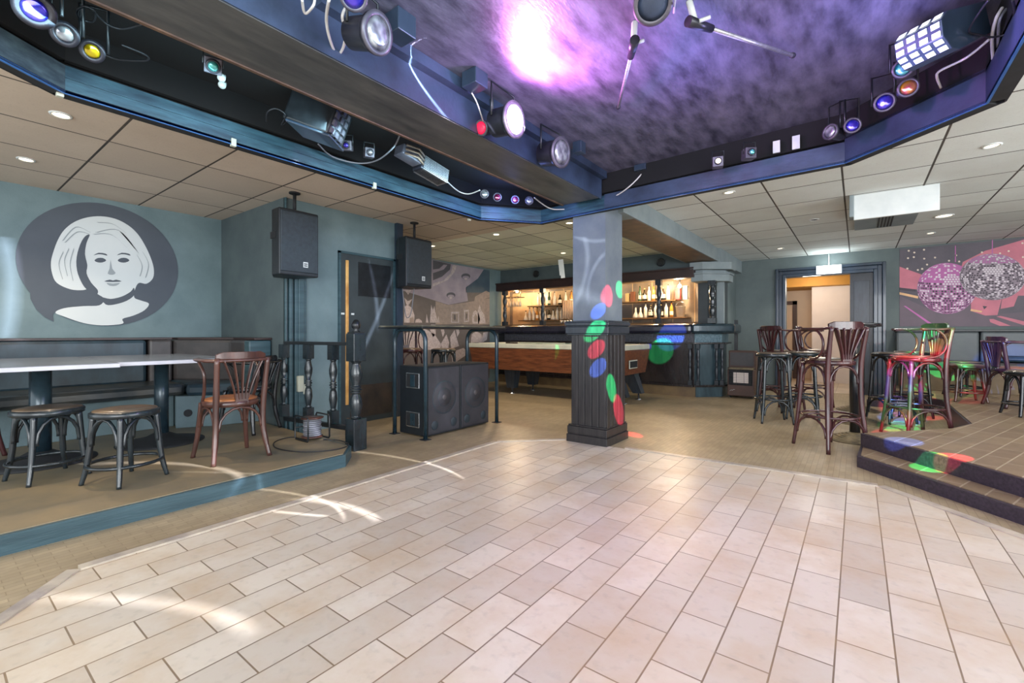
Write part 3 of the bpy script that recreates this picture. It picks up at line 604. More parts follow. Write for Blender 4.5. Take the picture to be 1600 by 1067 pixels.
for y in (-0.53, 0.53):
    b = MB(); r = 0.115; xs = 0.225
    pts = [(-xs, y, 0.006), (-xs, y, 0.9)]+[(-xs+r-r*math.cos(a), y, 0.925+r*math.sin(a)) for a in [PI/2*k/6 for k in range(7)]]+[(xs-r+r*math.sin(a), y, 0.925+r*math.cos(a)) for a in [PI/2*k/6 for k in range(7)]]+[(xs, y, 0.9), (xs, y, 0.006)]
    b.tube(pts, 0.021, 12); lg = b.build('tube_arch', 'steel_blue', st)
    for sx in (-1, 1):
        b = MB(); b.box(sx*xs-0.04, y-0.04, 0.0, sx*xs+0.04, y+0.04, 0.006); b.build('floor_plate', 'black_matte', lg)

# ---- hanging loudspeakers
def hang(label, y0, y1, z0, z1):
    cy = (y0+y1)/2; t = thing('wall_loudspeaker', label, 'loudspeaker', (-4.15, cy, z0)); w = (y1-y0)/2; h = z1-z0
    b = MB(); b.prism([(0, -w), (0, w), (-0.30, w*0.55), (-0.30, -w*0.55), (-0.14, -w*0.98)], 0, h); b.build('cabinet', 'speaker', t, 0.012)
    b = MB(); b.box(0.0, -w+0.012, 0.035, 0.012, w-0.012, h-0.025); g = b.build('grille', 'grille', t, 0.006)
    b = MB(); b.box(0.0125, 0.03, 0.085, 0.015, 0.075, 0.135); b.build('badge', 'white', g)
    for k in range(2):
        b = MB(); b.box(0.0152, 0.036, 0.095+k*0.018, 0.016, 0.069, 0.105+k*0.018); b.build('badge_letter', 'black', g)
    b = MB(); b.box(-0.13, -0.10, h, -0.05, 0.10, h+0.012); b.cyl((-0.09, 0, h), (-0.09, 0, H-z0), 0.015); b.lathe([(0.05, H-z0-0.012), (0.05, H-z0)], (-0.09, 0, 0)); b.build('ceiling_bracket', 'black_matte', t)
    b = MB(); b.box(-0.16, -w*0.98-0.006, h*0.55, -0.06, -w*0.98+0.004, h*0.65); b.build('side_handle', 'black_matte', t)
    return t
hang('black loudspeaker hung above the balustrade, nearer of the two hanging pair', 2.0, 2.38, 1.535, 2.146)
hang('black loudspeaker hung above the standing table, farther of the two hanging pair', 3.45, 3.85, 1.545, 2.13)
b = MB(); b.tube(crom([(-4.40, 3.60, 1.55), (-4.39, 3.62, 1.35), (-4.395, 3.66, 1.2), (-4.36, 3.7, 1.25), (-4.3, 3.7, 1.55)], 6), 0.006, 6); tag(b.build('speaker_cable', 'cable_grey'), 'grey cable dangling below the farther hanging loudspeaker', 'cable')

# ---- high tables and bar stools on the right
def high_table(x, y, label):
    t = thing('high_table', label, 'table', (x, y, 0), 0)
    b = MB(); b.lathe([(0.185, 1.075), (0.195, 1.08), (0.195, 1.092), (0.185, 1.096)], n=32); b.build('tabletop', 'stool_black', t)
    b = MB(); b.cyl((0, 0, 0.05), (0, 0, 1.075), 0.042, n=20); b.build('column', 'stool_black', t)
    b = MB(); P = []; 
    for k in range(7):
        r = 0.235-k*0.027; z = k*0.0095
        P += [(r, z), (r, z+0.006), (r-0.004, z+0.0095), (r-0.019, z+0.0095)]
    b.lathe(P+[(0.044, 0.075)], n=32); b.build('ribbed_base', 'iron', t)
    return t
high_table(-0.02, 5.36, 'high round bar table on ribbed iron base, nearest the camera of three')
high_table(0.02, 6.42, 'high round bar table on ribbed iron base, middle of the row of three')
high_table(0.0, 7.45, 'high round bar table on ribbed iron base, farthest of the row of three')
def face(dx, dy): return math.atan2(dy, dx)-PI/2     # rotation so that local +Y points to (dx,dy)
bs3 = bent_chair('bar_chair', 'tall oxblood bentwood bar chair with fan splat, looping arms, nearest the camera', 0.775, 0.185, 0.19, 1.10, 'stool_red', 'seat_top', (-0.195, 4.85, 0), face(-1, 1), True, 0.29, 'loop')
copy_tree(bs3, (-0.80, 6.85, 0), face(0.55, 0.8), 'tall brown bentwood bar chair just behind the teal black bar stool')
copy_tree(bs3, (-0.47, 7.35, 0), face(1, -0.1), 'tall brown bentwood bar chair in front of the bright doorway')
copy_tree(bs3, (0.45, 5.90, 0), face(-CT-0.1, -ST+0.1), 'tall oxblood bar chair by the right platform, splashed with green and red light')
bs1 = stool('bar_stool', 'tall blue black bentwood bar stool with round seat standing left of the bar chairs', 0.78, 0.180, 0.225, 'stool_dark', 'seat_top', (-0.76, 5.90, 0), 0.4, 0.27, high=True)
copy_tree(bs1, (-0.52, 6.36, 0), 0.1, 'tall dark bar stool directly behind the blue black bar stool')
copy_tree(bs1, (0.30, 6.72, 0), 0.7, 'tall black bar stool left behind the green lit bar chair', mats={'dark stained bentwood': M['stool_black']})
copy_tree(bs1, (0.52, 7.35, 0), 0.2, 'tall black bar stool farthest back beside the right platform', mats={'dark stained bentwood': M['stool_black']})
# low stools and armchair on the right platform
RZ = 0.192
def cpA(loc, rz, label, m): return copy_tree(sA, loc, rz, label, mats={'dark stained bentwood': M[m]})
cpA((1.03, 7.62, RZ), 0.2, 'low reddish brown bentwood stool on the right platform in front of the bench', 'stool_brown')
cpA((1.10, 8.25, RZ), 0.5, 'low dark bentwood stool tucked close to the right bench', 'stool_black')
cpA((1.34, 6.62, RZ), 0.3, 'low black bentwood stool cut by the right edge of the photo', 'stool_black')
copy_tree(acR, (1.38, 7.32, RZ), face(1, 0.35), 'oxblood bentwood armchair on the right platform tinged with blue light', mats={'reddish brown bentwood': M['stool_red']})
# ---- right bench
rb = thing('wall_bench', 'grey leather upholstered bench below the mirror ball mural', 'bench', (0.5, 9.0, RZ))
b = MB(); b.box(0, -0.25, 0, 3.2, 0.24, 0.30); b.build('bench_base', 'kick', rb, 0.005)
b = MB(); b.box(-0.03, -0.34, 0.30, 3.2, 0.24, 0.42); b.build('seat_cushion', 'leather_brown', rb, 0.03)
for x0, x1 in ((-0.03, 0.86), (0.875, 1.9), (1.915, 3.2)):
    b = MB(); b.box(x0, 0.05, 0.40, x1, 0.245, 0.835); b.build('back_cushion', 'leather_grey', rb, 0.025)
b = MB(); b.box(-0.05, 0.03, 0.836, 3.2, 0.25, 0.862); b.build('top_trim', 'black', rb, 0.004)
b = MB()
for y in (9.0, 9.02): pass
p = PY(1375, 640, 7.7)
b.box(0.10, 7.95, 0.0, 0.40, 8.2, 0.09); b.mi = 1; b.box(0.10, 7.95, 0.0905, 0.40, 8.2, 0.10); struct(b.build('floor', ['step_edge', 'plat_tile']))
# cushion pile on bench
b = MB(); b.box(1.45, 8.72, 0.62, 1.95, 9.0, 0.70); tag(b.build('cushion', 'leather', bevel=0.035), 'blue grey cushion lying on the right bench behind the armchair', 'cushion')

# ---- gas heater
ht = thing('gas_heater', 'brown portable gas heater standing against the end of the bar', 'heater', (-1.44, 7.84, 0))
b = MB(); b.box(-0.19, -0.10, 0.03, 0.19, 0.20, 0.44); b.box(-0.19, 0.0, 0.44, 0.19, 0.20, 0.73); b.build('housing', 'brown_trim', ht, 0.012)
b = MB(); b.box(-0.165, -0.108, 0.20, 0.165, -0.10, 0.46); b.build('burner_recess', 'black_matte', ht)
b = MB(); b.box(-0.10, -0.115, 0.235, 0.11, -0.108, 0.40); b.build('ceramic_burner', 'cream', ht)
b = MB()
for k in range(9): b.cyl((-0.165, -0.122, 0.215+k*0.026), (0.165, -0.122, 0.215+k*0.026), 0.0022, n=5)
for k in range(4): b.cyl((-0.16+k*0.106, -0.124, 0.205), (-0.16+k*0.106, -0.124, 0.44), 0.0022, n=5)
b.build('wire_guard', 'black', ht)
b = MB(); b.box(-0.18, -0.12, 0.44, 0.18, -0.02, 0.475); b.build('top_grille', 'iron', ht, 0.004)
b = MB(); b.box(-0.165, -0.008, 0.50, 0.165, 0.0, 0.70); b.build('upper_panel', 'leather_brown', ht)
for x in (-0.15, 0.15):
    for y in (-0.06, 0.15):
        b = MB(); b.cyl((x-0.01, y, 0.018), (x+0.01, y, 0.018), 0.018); b.build('castor', 'black_matte', ht)
b = MB(); b.tube([(-0.15, -0.104, 0.105), (-0.13, -0.104, 0.125), (-0.12, -0.104, 0.11), (-0.10, -0.104, 0.13), (-0.08, -0.104, 0.13)], 0.003, 5); b.build('maker_script', 'offwhite', ht)

# ---- pool table
pt = thing('pool_table', 'walnut veneered pool table with cream rails in front of the bar', 'pool table', (-3.9, 6.35, 0))
b = MB()
X0, X1, Y0, Y1 = -1.42, 1.36, -0.55, 0.5
def taper(b, z0, z1, e0, e1):
    A = [b.v((x, y, z0)) for x, y in ((X0+e0, Y0+e0), (X1-e0, Y0+e0), (X1-e0, Y1-e0), (X0+e0, Y1-e0))]; B = [b.v((x, y, z1)) for x, y in ((X0+e1, Y0+e1), (X1-e1, Y0+e1), (X1-e1, Y1-e1), (X0+e1, Y1-e1))]
    b.f(A[::-1]); b.f(B)
    for i in range(4): b.f([A[i], A[(i+1) % 4], B[(i+1) % 4], B[i]])
taper(b, 0.41, 0.762, 0.05, 0.0); b.build('cabinet', 'pool_wood', pt, 0.004)
b = MB()
for x0, y0, x1, y1 in ((X0-0.01, Y0-0.01, X1+0.01, Y0+0.09), (X0-0.01, Y1-0.09, X1+0.01, Y1+0.01), (X0-0.01, Y0+0.09, X0+0.09, Y1-0.09), (X1-0.09, Y0+0.09, X1+0.01, Y1-0.09)): b.box(x0, y0, 0.764, x1, y1, 0.838)
b.build('cushion_rail', 'rail_cream', pt, 0.01)
b = MB(); b.box(X0+0.09, Y0+0.09, 0.764, X1-0.09, Y1-0.09, 0.80); b.build('playing_bed', 'baize', pt)
for x in (X0+0.08, (X0+X1)/2, X1-0.08):
    for y in (Y0+0.08, Y1-0.08):
        b = MB(); b.lathe([(0.055, 0.836), (0.055, 0.842), (0.02, 0.8425)], (x, y, 0), 20); b.build('pocket', 'black', pt)
b = MB(); b.box(X1-0.015, -0.27, 0.50, X1-0.004, 0.02, 0.62); pk = b.build('ball_return_frame', 'rail_cream', pt, 0.004)
b = MB(); b.box(X1-0.006, -0.255, 0.515, X1-0.001, 0.005, 0.605); b.build('ball_return', 'black_matte', pk)
b = MB(); b.box(X1-0.02, Y1-0.03, 0.76, X1+0.018, Y1+0.018, 0.845); b.box(X1-0.02, Y0-0.018, 0.76, X1+0.018, Y0+0.03, 0.845); b.build('corner_cap', 'lens_blue', pt)
for sx, sy in ((-0.68, -0.3), (1.1, -0.25), (-0.68, 0.3), (1.1, 0.3)):
    b = MB(); ox = 0.16 if sx > 0 else 0.0
    A = [b.v((sx+dx*0.11, sy+dy*0.09, 0.42)) for dx, dy in ((-1, -1), (1, -1), (1, 1), (-1, 1))]; B = [b.v((sx+ox+dx*0.07, sy+dy*0.06, 0.10)) for dx, dy in ((-1, -1), (1, -1), (1, 1), (-1, 1))]
    b.f(A); b.f(B[::-1])
    for i in range(4): b.f([A[i], A[(i+1) % 4], B[(i+1) % 4], B[i]])
    lg = b.build('leg', 'blue_black', pt)
    b = MB(); b.lathe([(0.045, 0), (0.045, 0.01), (0.014, 0.02), (0.012, 0.10)], (sx+ox, sy, 0), 14); b.build('levelling_foot', 'chrome', lg)
copy_tree(bs1, (-4.74, 4.62, 0), 0.2, 'tall dark bar stool seen between the arches of the standing table')
copy_tree(bs3, (-5.24, 4.42, 0), face(1, -0.4), 'brown bar chair glimpsed through the near tube arch of the standing table')
b = MB(); b.box(-4.55, 5.83, 0.838, -4.33, 5.86, 0.858); tag(b.build('chalk_block', 'bar_brown'), 'small dark red block lying on the pool table rail', 'block')

# ---- bar counter
bar = thing('bar_counter', 'long dark panelled bar counter with padded edge, angled painted right end', 'bar counter', (-3.9, 7.4, 0))
def bx(b, x0, y0, z0, x1, y1, z1): b.box(x0+3.9, y0-7.4, z0, x1+3.9, y1-7.4, z1)
b = MB(); bx(b, -6.0, 7.46, 0.17, -2.05, 7.95, 1.08); b.build('front_panel', 'bar_wood', bar)
b = MB(); bx(b, -6.0, 7.42, 0.0, -2.03, 7.95, 0.16); b.build('kick_board', 'kick', bar)
b = MB(); bx(b, -6.0, 7.36, 0.16, -2.05, 7.46, 0.19); b.build('foot_ledge', 'bar_wood', bar, 0.004)
b = MB(); bx(b, -6.04, 7.22, 1.0, -2.03, 7.40, 1.15); b.build('padded_edge', 'bar_edge', bar, 0.045)
b = MB(); bx(b, -6.04, 7.30, 1.12, -1.95, 8.0, 1.16); b.build('countertop', 'shelf', bar, 0.004)
M['carved'] = mat('carved frieze', (52, 54, 62), 0.35, (86, 88, 96), 34, bump=1.0, bscale=45)
b = MB(); bx(b, -5.8, 7.40, 0.86, -2.04, 7.46, 1.0); b.build('carved_frieze', 'carved', bar)
b = MB(); bx(b, -5.8, 7.37, 0.835, -2.03, 7.46, 0.86); b.build('frieze_moulding', 'bar_wood', bar, 0.003)
# angled end
EP = [(-2.04, 7.44), (-1.71, 7.76), (-1.71, 8.2), (-2.04, 8.2)]
def ep(e, z0, z1, m, nm, bev=0.0):
    b = MB(); P = [(-2.04, 7.44-e*1.0), (-2.04+0.41*e, 7.44-e), (-1.71+e, 7.76-e*0.41), (-1.71+e, 8.2), (-2.04, 8.2)]
    b.prism([(x+3.9, y-7.4) for x, y in P], z0, z1); return b.build(nm, m, bar, bev)
ep(0.0, 0.0, 0.16, 'bar_teal', 'end_kick_board'); ep(0.05, 0.16, 0.19, 'bar_wood', 'end_ledge', 0.003); ep(-0.03, 0.19, 1.0, 'bar_teal', 'end_panel'); ep(0.05, 0.835, 0.86, 'bar_wood', 'end_moulding', 0.003)
M['carved_teal'] = mat('carved teal frieze', (70, 98, 110), 0.35, (110, 136, 146), 34, bump=1.0, bscale=45)
ep(0.0, 0.86, 1.0, 'carved_teal', 'end_frieze')
ep(0.20, 1.0, 1.155, 'steel_blue', 'end_padded_edge', 0.04)
def half(x, y, z0, z1, r, m, nm='turned_column', parent=None, blk=0.03, n=14, bh=0.07):
    b = MB(); b.box(x-blk, y-blk, z0, x+blk, y+blk, z0+bh); b.box(x-blk, y-blk, z1-bh, x+blk, y+blk, z1); b.lathe(turned(z0+bh, z1-bh, r, 0), (x, y, 0), n); return b.build(nm, m, parent)
for x, y in ((-2.10, 7.40), (-1.99, 7.45), (-1.77, 7.665), (-1.70, 7.72), (-3.04, 7.42), (-2.96, 7.42)):
    half(x+3.9, y-7.4, 0.19, 0.835, 0.026, 'blue_black', parent=bar, blk=0.027, n=12)
# posts standing on the counter carrying the canopy
cano = thing('bar_canopy', 'dark brown cornice on turned black posts standing over the bar counter', 'bar canopy', (-3.9, 7.45, 1.16))
def cx(b, x0, y0, z0, x1, y1, z1): b.box(x0+3.9, y0-7.45, z0-1.16, x1+3.9, y1-7.45, z1-1.16)
b = MB(); cx(b, -6.06, 7.42, 1.885, -2.05, 7.60, 2.02); cx(b, -6.08, 7.40, 2.02, -2.05, 7.60, 2.045); b.build('cornice', 'bar_brown', cano, 0.004)
for px in (789, 848, 1029.5):
    p = PY(px, 480, 7.5); half(p.x+3.9, 0.05, 0.0, 0.725, 0.046, 'blue_black', 'turned_post', cano, blk=0.046, n=16, bh=0.085)
p = PY(1113, 480, 7.52); half(p.x+3.9, 0.07, 0.0, 0.66, 0.052, 'stool_dark', 'turned_post', cano, blk=0.056, n=16, bh=0.08)
# end column and cap
b = MB(); b.box(-1.93, 7.84, 1.165, -1.72, 8.2, 2.13); b.box(-2.08, 7.78, 1.165, -1.93, 8.2, 2.1); struct(b.build('wall_bar', 'door_dark'))
b = MB(); b.box(-1.80, 7.80, 1.16, -1.695, 7.87, 2.12); struct(b.build('trim_8', 'wall_grey'))
b = MB()
for e, z0, z1 in ((0.0, 1.82, 1.93), (0.02, 1.93, 1.955), (0.04, 2.0, 2.115)): b.prism([(-2.10-e*0.3, 7.46-e), (-1.92, 7.46-e), (-1.60+e, 7.74-e), (-1.60+e, 8.0), (-2.10-e*0.3, 8.0)], z0, z1)
b.prism([(-2.08, 7.52), (-1.94, 7.52), (-1.66, 7.78), (-1.66, 7.95), (-2.08, 7.95)], 1.95, 2.0)
struct(b.build('trim_9', 'wall_grey', bevel=0.004))
b = MB(); b.box(-1.88, 8.2, 0, -1.80, 9.26, 2.12); struct(b.build('wall_bar', 'wall_door'))
b = MB(); b.box(-1.60, 8.10, 0.0, -1.55, 8.13, 1.22); tag(b.build('post', 'black'), 'thin black upright post between the bar end and the gas heater', 'post')
# back bar
b = MB(); b.box(-6.7, 8.75, 0, -1.88, 8.85, 2.3); struct(b.build('wall_back', 'wall_tile'))
b = MB(); b.box(-6.8, 7.6, 0, -6.7, 8.85, 2.3); b.box(-6.7, 7.60, 0, -6.05, 7.68, 2.3); struct(b.build('wall_left', 'warm_panel'))
b = MB(); b.box(-6.7, 7.66, 2.0, -1.9, 8.75, 2.06); struct(b.build('ceiling', 'warm_panel'))
bb = thing('back_bar', 'wooden back bar cupboard with two bottle shelves behind the counter', 'shelving', (-4.2, 8.55, 0))
b = MB(); b.box(-2.4, -0.25, 0, 2.2, 0.18, 1.18); b.build('cupboard', 'bar_brown', bb)
b = MB(); b.box(-2.4, -0.28, 1.18, 2.2, 0.18, 1.20); b.build('work_top', 'shelf', bb)
for z, a, c in ((1.30, -2.0, 1.75), (1.62, -1.75, 1.55)):
    b = MB(); b.box(a, -0.14, z-0.022, c, 0.15, z); b.build('shelf_board', 'shelf', bb)
for x in (-1.5, -0.6, 0.3, 1.2):
    b = MB(); b.box(x, 0.10, 1.20, x+0.025, 0.13, 1.60); b.build('shelf_support', 'bar_wood', bb)
b = MB(); b.box(-2.4, 0.185, 1.2, -0.35, 0.19, 1.95); b.build('mirror', 'warm_panel', bb)
b = MB(); 
for k in range(15): b.cyl((-0.78+k*0.045, -0.17, 1.31), (-0.78+k*0.045, -0.17, 1.70), 0.02, n=8)
b.build('pleated_panel', 'curtain', bb)
# bottles
M['gl_clear'] = mat('clear glass bottle', (222, 214, 196), 0.08, (200, 190, 170), 8, coat=0.5); M['gl_dark'] = mat('dark glass bottle', (30, 28, 24), 0.1, coat=0.5)
M['gl_amber'] = mat('amber bottle', (190, 128, 52), 0.1, (150, 92, 34), 8, coat=0.5); M['gl_green'] = mat('green glass bottle', (46, 84, 62), 0.1, coat=0.5); M['lbl'] = mat('paper label', (226, 214, 190), 0.6); M['lbl_red'] = mat('red carton', (196, 62, 60), 0.5, (170, 50, 50)); M['lbl_gold'] = mat('gold carton', (206, 178, 118), 0.5); M['lbl_brown'] = mat('brown carton', (120, 74, 50), 0.5)
def bottle(m, kind, loc, label, group):
    t = thing('bottle', label, 'bottle', loc, 0, group)
    P = {'tall': [(0.030, 0), (0.034, 0.006), (0.034, 0.17), (0.014, 0.215), (0.012, 0.27)], 'squat': [(0.040, 0), (0.045, 0.01), (0.043, 0.12), (0.015, 0.17), (0.013, 0.22)], 'decanter': [(0.050, 0), (0.058, 0.01), (0.05, 0.05), (0.018, 0.12), (0.014, 0.2)]}[kind]
    b = MB(); b.lathe(P, n=10); b.build('glass_body', m, t)
    r = P[1][0]+0.0012
    if kind != 'decanter':
        b = MB(); b.lathe([(r, 0.04), (r, 0.11)], n=10, cap=False); b.build('paper_label', 'lbl', t)
    z = P[-1][1]; b = MB(); b.lathe([(0.014, z), (0.014, z+0.02), (0.004, z+0.022)], n=8); b.build('cap', 'gl_dark' if m != 'gl_dark' else 'lbl_gold', t)
    return t
protos = {}
defs = [('gl_clear', 'tall', 'clear labelled bottle'), ('gl_dark', 'squat', 'dark labelled bottle'), ('gl_amber', 'tall', 'amber labelled bottle'), ('gl_clear', 'decanter', 'clear flared decanter'), ('gl_green', 'tall', 'green labelled bottle')]
ORD = ['first', 'second', 'third', 'fourth', 'fifth', 'sixth', 'seventh', 'eighth', 'ninth', 'tenth', 'eleventh', 'twelfth', 'thirteenth', 'fourteenth']
cnt = {}
def put_bottle(i, x, z, where, y=8.50):
    m, k, l = defs[i]; key = i; n_ = cnt.get((i, where), 0); cnt[(i, where)] = n_+1; lab = l+', '+ORD[n_]+' such from left, '+where; grp = 'bottles '+where
    if key not in protos: protos[key] = bottle(m, k, (x, y, z), lab, grp)
    else: copy_tree(protos[key], (x, y, z), 0, lab, grp)
rnd = random.Random(3)
x = -6.05
for k in range(14):
    put_bottle([3, 0, 0, 2, 0, 3, 1][k % 7], -6.05+k*0.105, 1.301, 'on the lower shelf left of the pillar')
for k in range(9): put_bottle([0, 2, 4, 0, 1][k % 5], -5.7+k*0.14, 1.621, 'on the upper shelf left of the pillar')
for k, i in enumerate([3, 3, 0, 1, 0, 1, 0, 2]): put_bottle(i, -3.42+k*0.098, 1.301, 'on the lower shelf right of the pillar', 8.47)
for k, i in enumerate([4, 1, 0, 2, 1, 1, 0]): put_bottle(i, -3.34+k*0.09, 1.621, 'on the upper shelf right of the pillar', 8.48)
def carton(x, w, h, m, label):
    b = MB(); b.box(x, 8.44, 1.621, x+w, 8.52, 1.621+h); tag(b.build('carton', m, bevel=0.002), label, 'carton')
carton(-3.62, 0.07, 0.16, 'lbl_gold', 'gold bottle carton beside the pillar on the upper shelf')
carton(-3.52, 0.08, 0.19, 'lbl_brown', 'brown bottle carton on the upper shelf')
carton(-2.66, 0.085, 0.24, 'lbl_red', 'red and white bottle carton on the upper shelf right end')
carton(-2.52, 0.075, 0.24, 'offwhite', 'tall pale bottle carton at the right end of the upper shelf')
bk = thing('ice_bucket', 'cream flared ice bucket on the lower shelf near the right end', 'bucket', (-2.58, 8.50, 1.301))
b = MB(); b.lathe([(0.065, 0), (0.085, 0.19), (0.095, 0.195), (0.08, 0.19), (0.06, 0.02)], n=20); b.build('bucket_wall', 'lbl', bk)
b = MB(); b.tube(arc((0, 0, 0.19), 0.09, 0, PI, (1, 0, 0), (0, 0, 1), 8), 0.004, 6); b.build('handle', 'chrome', bk)
# hanging glasses at the far left of the back bar
gr = thing('glass_rack', 'thin wooden glass rack hung over the left end of the back bar', 'rack', (-6.26, 8.16, 1.8))
b = MB(); b.box(-0.32, -0.12, 0.0005, 0.32, 0.14, 0.012); b.build('rack_board', 'shelf', gr)
for x in (-0.3, 0.3):
    b = MB(); b.cyl((x, 0.01, 0.012), (x, 0.01, 0.2), 0.006, n=8); b.build('hanging_rod', 'black', gr)
gl = None
for k in range(14):
    if gl is None:
        gl = thing('hanging_glass', 'clear upside down stemmed glass, first from left in the front hanging row', 'glass', (-6.52, 8.1, 1.6), 0, 'stemmed glasses hanging over the back bar')
        b = MB(); b.lathe([(0.028, 0), (0.032, 0.07), (0.02, 0.11), (0.005, 0.13), (0.005, 0.19), (0.03, 0.2)], n=10); b.build('bowl', 'gl_clear', gl)
    else: copy_tree(gl, (-6.52+(k % 7)*0.085, 8.1+(k//7)*0.12, 1.6), 0, 'clear upside down stemmed glass, '+ORD[k % 7]+' from left in the '+['front', 'rear'][k//7]+' hanging row')
for k in range(12):
    x = -5.0+0.075*k
    if k == 0:
        tg = thing('tumbler', 'pale tumbler, first from left on the back bar worktop', 'glass', (x, 8.33, 1.2005), 0, 'tumblers on the back bar worktop')
        b = MB(); b.lathe([(0.024, 0), (0.03, 0.08), (0.027, 0.08), (0.02, 0.01)], n=10); b.build('glass_wall', 'lens_clear', tg)
    else: copy_tree(tg, (x, 8.33, 1.2005), 0, 'pale tumbler, '+ORD[k]+' from left on the back bar worktop')
for i, (px, py, Y) in enumerate(((808, 455, 8.2), (1062, 447, 8.3))):
    p = PY(px, py, Y)
    t = thing('bar_lamp', ['bare lit lamp at the left end of the back bar', 'bare lit lamp at the right end of the back bar'][i], 'lamp', p)
    b = MB(); b.lathe([(0.004, -0.035), (0.025, -0.025), (0.035, 0), (0.025, 0.025), (0.012, 0.04)], n=14); b.build('bulb', 'lamp_white', t)
    b = MB(); b.cyl((0, 0, 0.04), (0, 0, 2.0-p.z), 0.012); b.build('lamp_stem', 'black', t)
    point('bar_lamp_light', (p.x, p.y-0.06, p.z-0.05), 30, (1, 0.76, 0.48), 0.05)
point('bar_lamp_light', (-4.3, 8.2, 1.92), 20, (1, 0.76, 0.48), 0.06)
point('bar_lamp_light', (-3.0, 8.2, 1.92), 14, (1, 0.76, 0.48), 0.06)

# clock, paper strip on the bar soffit
ck = thing('wall_clock', 'small round dark clock on the soffit above the bar', 'clock', PY(838, 428, 7.56))
b = MB(); b.M = Matrix.Rotation(PI/2, 4, 'X'); b.lathe([(0.068, 0), (0.068, 0.025), (0.055, 0.03), (0.054, 0.018)], n=28); b.build('bezel', 'black', ck)
b = MB(); b.M = Matrix.Rotation(PI/2, 4, 'X'); b.lathe([(0.054, 0.0), (0.054, 0.012)], n=28); b.build('dial', 'wall_dark', ck)
ck2 = copy_tree(ck, PY(1033, 410, 7.56), 0, 'small round dark clock on the soffit right of the pillar')
p = PY(876, 396, 6.9)
b = MB(); b.M = Matrix.Translation((p.x, p.y, 0)) @ Matrix.Rotation(-0.25, 4, 'Y')
w = 0.045; zt = 2.30; b.M = Matrix.Translation((p.x, p.y, zt)) @ Matrix.Rotation(-0.12, 4, 'Y') @ Matrix.Rotation(0.5, 4, 'Z')
b.box(-w, -0.004, -0.28, w, 0.004, 0.0); b.box(-w*0.6, -0.004, -0.33, w, 0.004, -0.28); tag(b.build('ceiling_flap', 'white'), 'white torn card strip hanging from the ceiling before the bar', 'card strip')

# ================================================================== WALL PICTURES
def pict(name, fn, planes, mats, kind_tag, th=0.004, back=None):
    pass
class Pic:
    """flat picture on a wall: polygons measured from the photo, laid on the wall plane in thin layers"""
    def __init__(s, fn, nrm): s.fn = fn; s.n = Vector(nrm); s.b = MB(); s.mats = []; s.lay = 0; s.b.keep = True
    def mi(s, m):
        if m not in s.mats: s.mats.append(m)
        return s.mats.index(m)
    def add(s, pts, m, lay=1, smooth=0):
        if smooth:
            q = crom([Vector((x, y, 0)) for x, y in pts], smooth, True); pts = [(v.x, v.y) for v in q]
        s.b.mi = s.mi(m)
        P = [s.fn(x, y)+s.n*(0.0008*lay) for x, y in pts]
        vs = [s.b.v(p) for p in P]
        f = s.b.f(vs)
        if f is not None:
            f.normal_update()
            if f.normal.dot(s.n) < 0: f.normal_flip()
            bmesh.ops.triangulate(s.b.bm, faces=[f])
    def done(s, name, label, cat): return tag(s.b.build(name, s.mats), label, cat)
# portrait decal: generic stencil portrait in a speech-bubble disc
pc = Pic(lambda x, y: PX(x, y, -5.948), (1, 0, 0))
def z5(L): return [(x/4, 267+y/4) for x, y in L]
cy, cz, R = 1.165, 1.68, 0.605
pts = []
disc = []
for k in range(64):
    a = 2*PI*k/64; disc.append(Vector((-5.944, cy+R*math.cos(a), cz+R*math.sin(a))))
b0 = pc.b; b0.mi = pc.mi('decal_grey'); f = b0.f([b0.v(p) for p in disc]); f.normal_update(); 
if f.normal.x < 0: f.normal_flip()
pc.add(z5([(187, 745), (190, 800), (230, 870), (280, 915), (335, 942), (330, 900), (350, 870), (400, 830), (300, 740)]), 'decal_grey', 4.5)
hair = [(355, 700), (325, 640), (318, 570), (335, 500), (362, 430), (400, 370), (460, 322), (540, 292), (630, 284), (720, 300), (800, 340), (860, 395), (905, 465), (940, 540), (960, 610), (955, 670), (915, 705), (868, 700), (845, 735), (838, 790), (880, 810), (930, 830), (900, 872), (830, 905), (765, 925), (765, 955), (640, 965), (520, 950), (400, 910), (345, 885), (400, 858), (520, 845), (620, 840), (650, 800), (610, 770), (560, 735), (520, 745), (440, 740)]
pc.add(z5(hair), 'mirror_white', 6, 4)
# shaded left side of the face and neck, eyes, nose, mouth
pc.add(z5([(560, 400), (540, 450), (530, 520), (545, 590), (540, 640), (570, 700), (610, 745), (600, 770), (540, 740), (505, 690), (480, 620), (478, 540), (500, 460), (530, 410)]), 'decal_grey', 8, 3)
pc.add(z5([(630, 790), (690, 800), (760, 785), (815, 755), (836, 730), (838, 775), (790, 812), (715, 835), (660, 835)]), 'decal_grey', 8, 3)
for ex in (625, 770):
    pc.add(z5([(ex-36, 560), (ex-15, 545), (ex+18, 545), (ex+38, 560), (ex+15, 572), (ex-15, 572)]), 'decal_grey', 8, 2)
    pc.add(z5([(ex-42, 528), (ex-10, 512), (ex+35, 518), (ex+44, 530), (ex+20, 524), (ex-12, 521)]), 'decal_grey', 8, 2)
pc.add(z5([(690, 555), (700, 610), (722, 638), (700, 650), (672, 642), (684, 610)]), 'decal_line', 8, 2)
pc.add(z5([(650, 690), (685, 680), (705, 685), (725, 680), (760, 690), (725, 694), (685, 694)]), 'decal_grey', 8, 2)
pc.add(z5([(665, 700), (705, 704), (748, 700), (725, 718), (685, 718)]), 'decal_line', 8, 2)
